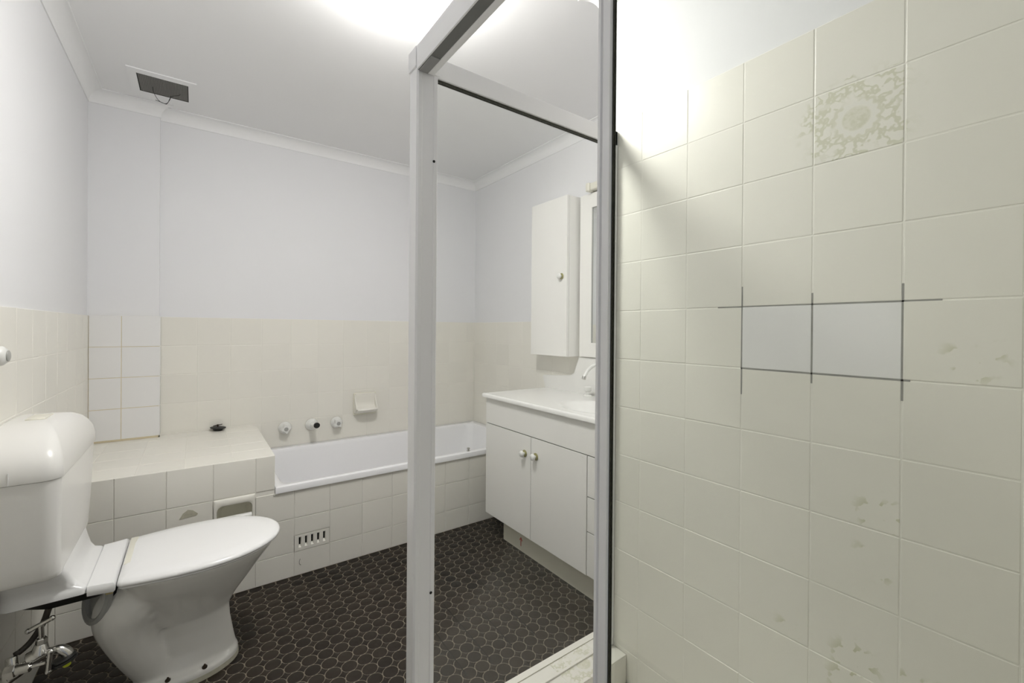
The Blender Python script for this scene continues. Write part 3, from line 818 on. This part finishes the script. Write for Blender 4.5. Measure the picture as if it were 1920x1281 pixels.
# ------------------------------------------------------------------ vanity
FX = 1.300
VY0, VY1 = 1.075, 2.022
va = thing('vanity_unit', (1.52, 1.55, 0), label='white laminate vanity cupboard with two doors and three drawers', cat='vanity')
for nm, a in (('side_panel', (FX+0.018, XV-0.002, VY1-0.016, VY1, 0.118, 0.7535)), ('side_panel', (FX+0.018, XV-0.002, VY0, VY0+0.016, 0.118, 0.7535)),
              ('bottom_panel', (FX+0.018, XV-0.002, VY0+0.016, VY1-0.016, 0.118, 0.134)), ('partition', (FX+0.018, XV-0.002, 1.250, 1.266, 0.134, 0.60))):
    obj(nm, Box(*a), 'lam', va)
bm = bmesh.new(); box(bm, 1.345, 1.36, VY0, 1.911, 0.0008, 0.118); kk = obj('kickboard', bm, 'kick', va)
bm = bmesh.new(); box(bm, 1.36, XV-0.002, 1.896, 1.911, 0.0008, 0.118); obj('kick_end', bm, 'kick', va)
bm = bmesh.new()
xk = 1.3446
prism(bm, [V((xk, 1.7592, 0.026)), V((xk, 1.7538, 0.026)), V((xk, 1.7538, 0.062)), V((xk, 1.7592, 0.062))], (-0.0006, 0, 0))
prism(bm, [V((xk, 1.7655, 0.0515)), V((xk, 1.7685, 0.056)), V((xk, 1.7565, 0.072)), V((xk, 1.7565, 0.063))], (-0.0006, 0, 0))
prism(bm, [V((xk, 1.7475, 0.0515)), V((xk, 1.7445, 0.056)), V((xk, 1.7565, 0.072)), V((xk, 1.7565, 0.063))], (-0.0006, 0, 0))
obj('arrow_mark', bm, 'red', kk, label='small red arrow drawn pointing up')
bm = bmesh.new(); box(bm, FX, FX+0.0175, VY0, VY1, 0.6155, 0.7535, 0.001); obj('header_panel', bm, 'lam', va)
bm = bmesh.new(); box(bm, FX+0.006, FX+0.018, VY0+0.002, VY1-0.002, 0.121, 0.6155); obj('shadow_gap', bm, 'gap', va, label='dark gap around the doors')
def knob(parent, y, z, x):
    M = axis((x, y, z), (-1, 0, 0))
    bm = bmesh.new(); lathe(bm, [(0.0165, 0.0002), (0.0175, 0.002), (0.014, 0.004), (0.009, 0.0048)], M, 20); obj('backplate', bm, 'brass', parent, 40, label='tarnished brass backplate')
    bm = bmesh.new(); lathe(bm, [(0.0065, 0.0045), (0.0065, 0.010), (0.012, 0.013), (0.0155, 0.018), (0.0155, 0.023), (0.012, 0.0275), (0.005, 0.0295)], M, 20); obj('knob', bm, 'white', parent, 50, label='round white knob')
for y0, y1, ky, kz in ((1.628, VY1, 1.673, 0.5245), (1.2595, 1.6245, 1.588, 0.5285)):
    bm = bmesh.new(); box(bm, FX, FX+0.0165, y0, y1, 0.1205, 0.6115, 0.001); d = obj('door', bm, 'lam', va)
    knob(d, ky, kz, FX)
    if y0 < 1.3:
        for yy, zz in ((1.291, 0.152), (1.281, 0.150)):
            bm = bmesh.new(); lathe(bm, [(0.0022, 0), (0.0022, 0.0005)], axis((FX-0.0001, yy, zz), (-1, 0, 0)), 8); obj('paint_chip', bm, 'white', d)
        bm = bmesh.new(); box(bm, FX-0.0004, FX, 1.279, 1.2855, 0.599, 0.6004); box(bm, FX-0.0004, FX, 1.290, 1.296, 0.6005, 0.6016); obj('scuff_mark', bm, 'kick', d)
for z0, z1 in ((0.1225, 0.2995), (0.3035, 0.4425), (0.4465, 0.6115)):
    bm = bmesh.new(); box(bm, FX, FX+0.0165, VY0, 1.2555, z0, z1, 0.001); d = obj('drawer', bm, 'lam', va)
    knob(d, 1.155, (z0+z1)/2, FX)

# basin top : slab with a bowl pressed into it
bt = thing('vanity_basin', (1.52, 1.55, 0.754), label='glossy white moulded basin top on the vanity', cat='basin')
TX0, TX1, TY0, TY1, TZ = 1.284, XV-0.001, 1.045, 2.042, 0.7735
bm = bmesh.new()
nx, ny = 40, 80
def hz(x, y):
    e = math.sqrt(((x-1.49)/0.145)**2+((y-1.40)/0.19)**2)
    t = min(1, max(0, (1-e)/0.9))
    s = t*t*(3-2*t)
    ex = min(x-TX0, TX1-x+1, y-TY0, TY1-y)
    rd = 0.0
    if ex < 0.006: rd = 0.006-math.sqrt(max(0, 0.006**2-(0.006-ex)**2))
    rim = 0.004*max(0, 1-abs(ex-0.010)/0.012)
    return TZ-0.085*s-rd+rim*0.5
def gx(i): return TX0+(TX1-TX0)*(0.006*i/3 if i <= 3 else 0)/(TX1-TX0) if i <= 3 else TX0+0.006+(TX1-TX0-0.006)*(i-3)/(nx-3)
def gy(j):
    if j <= 3: return TY0+0.002*j
    if j >= ny-3: return TY1-0.002*(ny-j)
    return TY0+0.006+(TY1-TY0-0.012)*(j-3)/(ny-6)
g_ = [[bm.verts.new((gx(i), gy(j), hz(gx(i), gy(j)))) for j in range(ny+1)] for i in range(nx+1)]
for i in range(nx):
    for j in range(ny): bm.faces.new((g_[i][j], g_[i+1][j], g_[i+1][j+1], g_[i][j+1]))
bord = [g_[i][0] for i in range(nx+1)]+[g_[nx][j] for j in range(1, ny+1)]+[g_[i][ny] for i in range(nx-1, -1, -1)]+[g_[0][j] for j in range(ny-1, 0, -1)]
low = [bm.verts.new((v.co.x, v.co.y, 0.7545)) for v in bord]
for k in range(len(bord)):
    q = (k+1) % len(bord); bm.faces.new((bord[k], bord[q], low[q], low[k]))
obj('slab', bm, 'top', bt, 50)
bm = bmesh.new()
pr = [(2.035, TZ-0.003), (2.10-0.02, TZ+0.03), (2.062, 0.835), (2.055, 0.848), (1.90, 0.858), (1.815, 0.868), (1.787, 0.885), (1.772, 0.925), (1.758, 0.955), (1.75, 0.9745), (1.12, 0.9745), (1.10, 0.92), (1.08, 0.86), (1.05, TZ-0.003)]
pr[1] = (2.05, TZ+0.03)
prism(bm, [V((XV-0.0005, y, z)) for y, z in pr], (-0.011, 0, 0)); obj('splashback', bm, 'top', bt)
bm = bmesh.new(); lathe(bm, [(0.022, 0), (0.022, 0.003), (0.012, 0.003), (0.0, 0.002)], axis((1.49, 1.40, TZ-0.0848), (0, 0, 1)), 16, True, False); obj('waste_outlet', bm, 'chrome', bt, 40)

# basin taps
def basin_tap(x, y, label):
    t = thing('basin_tap', (x, y, TZ), label=label, cat='tap', group='basin taps')
    M = Matrix.Translation((x, y, TZ-0.0002))
    bm = bmesh.new(); lathe(bm, [(0.024, 0.0004), (0.0245, 0.002)], M, 24); obj('base_ring', bm, 'chrome', t, 40)
    bm = bmesh.new(); lathe(bm, [(0.0245, 0.002), (0.0225, 0.006), (0.016, 0.009)], M, 24); obj('flange', bm, 'white', t, 40)
    bm = bmesh.new(); lathe(bm, [(0.013, 0.009), (0.0135, 0.028), (0.020, 0.033), (0.021, 0.05), (0.012, 0.055)], M, 20); obj('handle', bm, 'white', t, 40)
basin_tap(1.690, 1.634, 'white basin tap beside the swan-neck spout, toward the bath')
basin_tap(1.690, 1.40, 'white basin tap beside the swan-neck spout, toward the shower')
bs = thing('basin_spout', (1.69, 1.53, TZ), label='white swan-neck basin spout with chrome tip', cat='spout')
bm = bmesh.new(); lathe(bm, [(0.024, 0.0003), (0.0245, 0.003), (0.02, 0.008), (0.013, 0.011)], Matrix.Translation((1.69, 1.53, TZ)), 24); obj('flange', bm, 'white', bs, 40)
bm = bmesh.new(); tube(bm, [(1.69, 1.53, TZ+0.008), (1.69, 1.53, TZ+0.07), (1.687, 1.53, TZ+0.135), (1.66, 1.53, TZ+0.170), (1.62, 1.531, TZ+0.172), (1.582, 1.532, TZ+0.150), (1.560, 1.533, TZ+0.120)], 0.0085, 14, 6); obj('neck', bm, 'white', bs, 60)
bm = bmesh.new(); lathe(bm, [(0.0095, -0.002), (0.0105, 0.004), (0.0105, 0.013), (0.0085, 0.0145)], axis((1.5605, 1.533, TZ+0.122), (-0.35, 0, -1)), 16); obj('aerator', bm, 'chrome', bs, 40)

# wall cabinet
KX = 1.645
ca = thing('wall_cabinet', (1.70, 1.91, 0.978), label='tall narrow white wall cabinet with one door and knob', cat='cabinet')
obj('carcass', Box(KX+0.018, XV-0.0005, 1.755, 2.066, 0.9785, 1.868), 'lam', ca)
bm = bmesh.new(); box(bm, KX, KX+0.0165, 1.7555, 2.066, 0.9785, 1.868, 0.001); d = obj('door', bm, 'lam', ca)
knob(d, 1.797, 1.424, KX)
bm = bmesh.new(); box(bm, KX+0.0165, KX+0.018, 1.758, 2.064, 0.981, 1.865); obj('door_gap', bm, 'gap', ca)

# mirror
mi = thing('framed_mirror', (1.74, 1.43, 0.979), label='white framed mirror on the wall beside the narrow cabinet', cat='mirror')
MX = 1.728
my0, my1, mz0, mz1 = 1.10, 1.738, 0.9795, 1.866
gy0, gy1, gz0, gz1 = 1.186, 1.652, 1.057, 1.789
for a in ((my0, my1, gz1, mz1), (my0, my1, mz0, gz0), (my0, gy0, gz0, gz1), (gy1, my1, gz0, gz1)):
    bm = bmesh.new(); box(bm, MX, XV-0.0005, a[0], a[1], a[2], a[3]); obj('frame', bm, 'lam', mi)
bm = bmesh.new(); box(bm, MX+0.006, MX+0.009, gy0, gy1, gz0, gz1); obj('mirror_glass', bm, 'mirror', mi)
for a in ((gy1-0.004, gy1, gz0, gz1), (gy0, gy0+0.004, gz0, gz1), (gy0, gy1, gz1-0.003, gz1)):
    bm = bmesh.new(); box(bm, MX+0.002, MX+0.006, a[0], a[1], a[2], a[3]); obj('bead', bm, 'grey', mi)

# mirror light
ml = thing('mirror_light', (1.72, 1.4, 1.869), label='cream plastic strip light fitting above the mirror', cat='light fitting')
bm = bmesh.new(); box(bm, 1.692, XV+TH-0.0005, 1.640, 1.668, 1.869, 1.914, 0.006); obj('end_cap', bm, 'cream_pl', ml, 50)
bm = bmesh.new(); box(bm, 1.692, XV+TH-0.0005, 1.16, 1.188, 1.869, 1.914, 0.006); obj('end_cap', bm, 'cream_pl', ml, 50)
bm = bmesh.new(); box(bm, 1.697, XV+TH-0.0005, 1.188, 1.640, 1.872, 1.911, 0.008, 3); obj('cover', bm, 'cream_pl', ml, 50)

# ------------------------------------------------------------------ toilet
TYC = 1.787
to = thing('toilet', (-0.02, TYC, 0), label='white toilet with closed lid and plastic wall cistern in front of the bath', cat='toilet')
def egg(x0, x1, hw, z, n=40, wide=0.5, sq=2.3, back=None):
    """pan outline: rounded back at x0, pointed-round nose at x1"""
    xm = x0+(x1-x0)*wide
    pts = []
    for k in range(n):
        a = 2*math.pi*k/n
        c, s = math.cos(a), math.sin(a)
        e = 2/sq if c < 0 else 1.0
        ex = math.copysign(abs(c)**e, c)*((x1-xm) if c > 0 else (xm-x0))
        ey = math.copysign(abs(s)**(2/sq if c < 0 else 0.98), s)*hw
        pts.append(V((xm+ex, TYC+ey, z)))
    return pts
def remesh(name, bms, voxel, smooth_it, m, parent):
    me = bpy.data.meshes.new(name+'_raw')
    bms.to_mesh(me); bms.free()
    o = bpy.data.objects.new(name+'_raw', me); COL.objects.link(o)
    md = o.modifiers.new('r', 'REMESH'); md.mode = 'VOXEL'; md.voxel_size = voxel
    sm = o.modifiers.new('s', 'SMOOTH'); sm.iterations = smooth_it; sm.factor = 0.5
    dg = bpy.context.evaluated_depsgraph_get()
    me2 = bpy.data.meshes.new_from_object(o.evaluated_get(dg))
    bpy.data.objects.remove(o, do_unlink=True)
    b2 = bmesh.new(); b2.from_mesh(me2)
    bpy.data.meshes.remove(me2)
    return obj(name, b2, m, parent, 60)
bm = bmesh.new()
sect = [  # z, back x, nose x, half width
    (0.0, -0.150, 0.127, 0.098, 3.2), (0.030, -0.150, 0.127, 0.098, 3.2), (0.042, -0.130, 0.120, 0.072, 3.0), (0.085, -0.10, 0.112, 0.060, 2.8), (0.14, -0.09, 0.103, 0.056, 2.6),
    (0.185, -0.09, 0.100, 0.060, 2.5), (0.225, -0.10, 0.122, 0.080, 2.4), (0.27, -0.125, 0.156, 0.110, 2.4), (0.32, -0.17, 0.192, 0.143, 2.4), (0.355, -0.18, 0.220, 0.162, 2.5), (0.378, -0.19, 0.236, 0.172, 2.6), (0.386, -0.19, 0.236, 0.172, 2.6)]
loft(bm, [egg(a, b, h, z, 40, 0.45, q) for z, a, b, h, q in sect])
# trap way bulging behind the bowl and turning down to the floor
tube(bm, [(-0.06, TYC, 0.20), (-0.10, TYC-0.02, 0.285), (-0.148, TYC-0.03, 0.285), (-0.162, TYC-0.032, 0.235), (-0.142, TYC-0.028, 0.15), (-0.098, TYC-0.01, 0.06), (-0.06, TYC, 0.0)], lambda t: 0.060+0.028*math.sin(math.pi*min(1, t*1.4))**2, 18, 6)
# horn for the flush collar
tube(bm, [(-0.13, TYC-0.012, 0.31), (-0.19, TYC-0.02, 0.327), (-0.222, TYC-0.025, 0.335)], 0.046, 18, 4)
remesh('pan', bm, 0.0055, 6, 'china', to)
# base joint and foot
bm = bmesh.new(); loft(bm, [egg(-0.152, 0.1285, 0.0995, 0.0004, 40, 0.45, 3.2), egg(-0.152, 0.1275, 0.0985, 0.016, 40, 0.45, 3.2)]); obj('floor_bedding', bm, 'glue', to, 40, label='dirty bedding joint at the floor, shade painted in')  # band colour carries both grime and the shadow at the foot
for x, y in ((-0.063, TYC-0.083), (0.030, TYC-0.083)):
    bm = bmesh.new(); lathe(bm, [(0.0075, 0), (0.0075, 0.003), (0.004, 0.007), (0.0025, 0.012)], axis((x, y, 0.034), (0, -0.25, 1)), 10); obj('floor_bolt', bm, 'bolt', to, 40)
# flush collar ring
M = axis((-0.228, TYC-0.042, 0.326), (-1, -0.55, 0.30))
bm = bmesh.new(); lathe(bm, [(0.054, -0.010), (0.065, -0.006), (0.067, 0.006), (0.058, 0.010), (0.050, 0.006), (0.046, -0.004), (0.0, -0.004)], M, 28, True, False); obj('flush_collar', bm, 'grey', to, 40, label='grey rubber flush collar')
bm = bmesh.new(); lathe(bm, [(0.056, -0.022), (0.060, -0.016), (0.056, -0.0095)], M, 28); obj('collar_gap', bm, 'black', to, 40)
bm = bmesh.new(); box(bm, -0.205, -0.188, TYC-0.094, TYC-0.080, 0.352, 0.384, 0.003); obj('old_sealant', bm, 'yel', to, 40, label='yellowed sealant drip')
# seat and lid
def seat_ring(x0, x1, hw, z, sh=0.0):
    """flat-backed seat outline: straight hinge edge, sides swelling to hw, elliptical nose"""
    pts = []
    xm = x0+(x1-x0)*0.42
    n = 22
    hb = hw*0.865
    for k in range(n+1):            # near side hinge -> nose -> far side
        a = -math.pi/2+math.pi*k/n
        pts.append(V((xm+(x1-xm)*abs(math.cos(a))**0.92, TYC+hw*math.sin(a), z)))
    far = [V((x0+(xm-x0)*t, TYC+(hb+(hw-hb)*math.sin(t*math.pi/2)), z)) for t in (0.8, 0.6, 0.4, 0.2, 0.06)]
    corner = [V((x0, TYC+hb-0.010, z)), V((x0, TYC+hb*0.5, z)), V((x0, TYC, z)), V((x0, TYC-hb*0.5, z)), V((x0, TYC-hb+0.010, z))]
    near = [V((p.x, 2*TYC-p.y, z)) for p in far[::-1]]
    return pts+far+corner+near
bm = bmesh.new()
loft(bm, [seat_ring(-0.172, 0.243, 0.178, 0.3862), seat_ring(-0.172, 0.246, 0.181, 0.389), seat_ring(-0.172, 0.245, 0.180, 0.3925)]); obj('seat', bm, 'plas', to, 40)
bm = bmesh.new()
loft(bm, [seat_ring(-0.1725, 0.2465, 0.180, 0.3932), seat_ring(-0.1735, 0.252, 0.1855, 0.3950), seat_ring(-0.174, 0.254, 0.188, 0.400), seat_ring(-0.1738, 0.2525, 0.1862, 0.4055), seat_ring(-0.173, 0.248, 0.181, 0.4095),
          seat_ring(-0.171, 0.239, 0.171, 0.4125), seat_ring(-0.16, 0.20, 0.135, 0.4150), seat_ring(-0.12, 0.11, 0.06, 0.4165)]); obj('lid', bm, 'plas', to, 60)
bm = bmesh.new(); box(bm, -0.1705, -0.150, TYC-0.055, TYC+0.150, 0.4085, 0.4152, 0.003); obj('hinge', bm, 'cream_pl', to, 40, label='aged cream hinge strip')
# link deck between seat and cistern
def dk(x0, x1, h0, h1, z, ins=0.0):
    return [V((x0, TYC-h0+ins, z)), V(((x0+x1)/2, TYC-(h0+h1)/2+ins, z)), V((x1-ins, TYC-h1+ins, z)), V((x1-ins, TYC+h1-ins, z)), V(((x0+x1)/2, TYC+(h0+h1)/2-ins, z)), V((x0, TYC+h0-ins, z))]
bm = bmesh.new(); loft(bm, [dk(-0.236, -0.1765, 0.148, 0.160, 0.386, 0.004), dk(-0.236, -0.1765, 0.148, 0.160, 0.392), dk(-0.236, -0.1765, 0.148, 0.160, 0.406), dk(-0.236, -0.1765, 0.148, 0.160, 0.4125, 0.005)]); obj('link_deck', bm, 'plas', to, 40)
bm = bmesh.new()
loft(bm, [rrect(-0.405, -0.2365, TYC-0.130, TYC+0.130, 0.388, 0.012, 5, 0.03), rrect(-0.405, -0.2365, TYC-0.146, TYC+0.146, 0.396, 0.012, 5, 0.03), rrect(-0.405, -0.2365, TYC-0.146, TYC+0.146, 0.408, 0.012, 5, 0.03), rrect(-0.405, -0.240, TYC-0.143, TYC+0.143, 0.414, 0.014, 5, 0.03),
          rrect(-0.405, -0.254, TYC-0.142, TYC+0.140, 0.422, 0.022, 5, 0.03), rrect(-0.405, -0.264, TYC-0.150, TYC+0.140, 0.440, 0.026, 5, 0.03),
          rrect(-0.405, -0.271, TYC-0.172, TYC+0.142, 0.465, 0.028, 5, 0.03), rrect(-0.405, -0.277, TYC-0.195, TYC+0.146, 0.492, 0.030, 5, 0.03), rrect(-0.405, -0.290, TYC-0.200, TYC+0.140, 0.53, 0.030, 5, 0.03)])
obj('link_cover', bm, 'plas', to, 50)
bm = bmesh.new(); loft(bm, [rrect(-0.33, -0.205, TYC-0.112, TYC+0.112, 0.364, 0.02, 5), rrect(-0.37, -0.200, TYC-0.132, TYC+0.132, 0.3878, 0.02, 5)]); obj('underside_strip', bm, 'rubber', to, 40, label='black strip below the link deck')  # black plate under the link deck
# cistern
cx1 = -0.272
bm = bmesh.new()
def cr(z, ins, dx=0.0): return rrect(XL+0.0005, cx1-ins*0.12-dx, 1.540+ins*0.6, 2.030-ins*1.6, z, 0.032, 8, 0.012)
loft(bm, [cr(0.484, 0.052), cr(0.487, 0.044), cr(0.498, 0.036), cr(0.53, 0.030), cr(0.62, 0.014), cr(0.7425, 0.0)])
ci = obj('cistern', bm, 'cist', to, 50)
bm = bmesh.new()
def lr(z, ins, insx): return rrect(XL+0.0005, cx1+0.004-insx, 1.536+ins, 2.034-ins, z, max(0.024, 0.036-ins*0.1), 8, 0.012)
loft(bm, [lr(0.7440, 0.001, 0.001), lr(0.747, 0, 0), lr(0.775, 0.002, 0.001), lr(0.800, 0.012, 0.005), lr(0.822, 0.034, 0.013), lr(0.842, 0.066, 0.024), lr(0.856, 0.105, 0.038), lr(0.864, 0.15, 0.054), lr(0.867, 0.185, 0.066)])
obj('cistern_lid', bm, 'cist', ci, 60)
bm = bmesh.new(); box(bm, -0.375, -0.335, 1.742, 1.832, 0.8660, 0.8700, 0.0015); obj('flush_button', bm, 'cream_pl', ci, 40)
bm = bmesh.new()
prism(bm, [V((-0.3576, 1.5353, 0.745)), V((-0.3568, 1.5353, 0.745)), V((-0.3568, 1.5353, 0.775)), V((-0.3576, 1.5353, 0.775))], (0, 0.02, 0)); obj('mould_seam', bm, 'plas', ci)

# ------------------------------------------------------------------ stop tap and hose beside the toilet
def q(x, y, Y): return at(x, y, Y=Y)
stp = thing('stop_tap', (XL, 1.66, 0.16), label='chrome stop tap with two T-bar handles on the wall below the cistern', cat='tap')
def rod(name, a, b, r0, m='chrome', r1=None, parent=stp, seg=14, **kw):
    bm = bmesh.new(); d = V(b)-V(a); L_ = d.length
    r1 = r0 if r1 is None else r1
    c = min(0.0015, r0*0.3)
    lathe(bm, [(r0-c, 0), (r0, c), (r1, L_-c), (r1-c, L_)], axis(a, d), seg)
    return obj(name, bm, m, parent, 40, **kw)
YT = 1.655
wallp = V((XL+0.0005, YT+0.01, 0.205))
rod('wall_flange', wallp, wallp+V((0.010, 0, 0.001)), 0.028, r1=0.018)
rod('inlet_pipe', wallp+V((0.008, 0, 0.001)), q(56, 1244, YT), 0.0135)
rod('union_nut', q(14, 1266, YT), q(36, 1254, YT), 0.0185, seg=6)
bodyc = q(76, 1228, YT)
rod('valve_body', bodyc-V((0.020, 0, 0.006)), bodyc+V((0.012, 0, 0.010)), 0.0200, r1=0.018)
rod('bonnet', bodyc+V((-0.001, 0, 0.006)), bodyc+V((0.001, 0, 0.030)), 0.0195, r1=0.0125)
rod('gland_nut', bodyc+V((0.001, 0, 0.029)), bodyc+V((0.002, 0, 0.044)), 0.0115, seg=6)
rod('spindle', bodyc+V((0.002, 0, 0.043)), q(77, 1172, YT), 0.0058)
rod('tee_handle', q(53, 1184, YT+0.002), q(98, 1159, YT-0.002), 0.0058)
for p in (q(53, 1184, YT+0.002), q(98, 1159, YT-0.002)):
    bm = bmesh.new(); bmesh.ops.create_uvsphere(bm, u_segments=12, v_segments=8, radius=0.0068, matrix=Matrix.Translation(p)); obj('handle_tip', bm, 'chrome', stp, 60)
bm = bmesh.new(); tube(bm, [bodyc+V((0.008, 0, 0.0)), q(98, 1222, YT-0.004), q(113, 1218, YT-0.008), q(126, 1224, YT-0.010), q(127, 1236, YT-0.012)], 0.0122, 14, 6); obj('spout', bm, 'chrome', stp, 60)
wc_ = q(121, 1238, YT-0.012)
bm = bmesh.new(); lathe(bm, [(0.020, -0.006), (0.0255, -0.004), (0.0255, 0.002), (0.021, 0.003), (0.0245, 0.005), (0.023, 0.009), (0.010, 0.011)], axis(wc_, (-0.25, 0.1, 0.95)), 24); obj('washer', bm, 'rubber', stp, 40, label='black rubber washer on the spout')
rod('lime_cap', wc_+V((0.003, 0, -0.004)), wc_+V((0.005, 0, -0.017)), 0.0085, 'lime', label='lime green cap under the washer')
# second valve with its own bar handle
s0, s1 = q(28, 1258, YT-0.02), q(86, 1243, YT-0.03)
rod('side_valve', s0, q(58, 1250, YT-0.025), 0.0120)
rod('side_nut', q(8, 1264, YT-0.018), q(30, 1257, YT-0.02), 0.0165, seg=6)
rod('side_spindle', q(56, 1251, YT-0.025), s1, 0.0045)
rod('side_handle', q(95, 1222, YT-0.03), q(91, 1259, YT-0.03), 0.0062)
for p in (q(95, 1222, YT-0.03), q(91, 1259, YT-0.03)):
    bm = bmesh.new(); bmesh.ops.create_uvsphere(bm, u_segments=12, v_segments=8, radius=0.0072, matrix=Matrix.Translation(p)); obj('handle_tip', bm, 'chrome', stp, 60)
rod('branch', q(40, 1252, YT), q(20, 1262, YT-0.02), 0.011)
elb = q(22, 1232, YT+0.01)
rod('hose_elbow', q(24, 1256, YT), elb, 0.0125)
hs = bmesh.new()
tube(hs, [elb+V((0.006,0.012,0.006)), q(35, 1224, YT+0.02), q(58, 1203, YT+0.03), q(80, 1170, YT+0.035), q(90, 1145, YT+0.03), q(95, 1129, YT+0.03)], 0.0072, 12, 8)
obj('water_hose', hs, 'hose', None, 60, label='dark flexible water hose rising behind the stop tap to the cistern', cat='hose')

# white knob on the cistern wall
wk = thing('robe_hook', (XL, 1.655, 1.05), label='small round white hook on the tiled wall above the cistern', cat='hook')
M = axis((XL+0.0004, 1.655, 1.049), (1, 0, 0))
bm = bmesh.new(); lathe(bm, [(0.026, 0), (0.027, 0.004), (0.024, 0.016), (0.018, 0.022), (0.012, 0.024)], M, 28); obj('cap', bm, 'white', wk, 60)
bm = bmesh.new(); lathe(bm, [(0.014, 0.0225), (0.014, 0.026), (0.010, 0.0275)], M, 20); obj('insert', bm, 'grey', wk, 40)
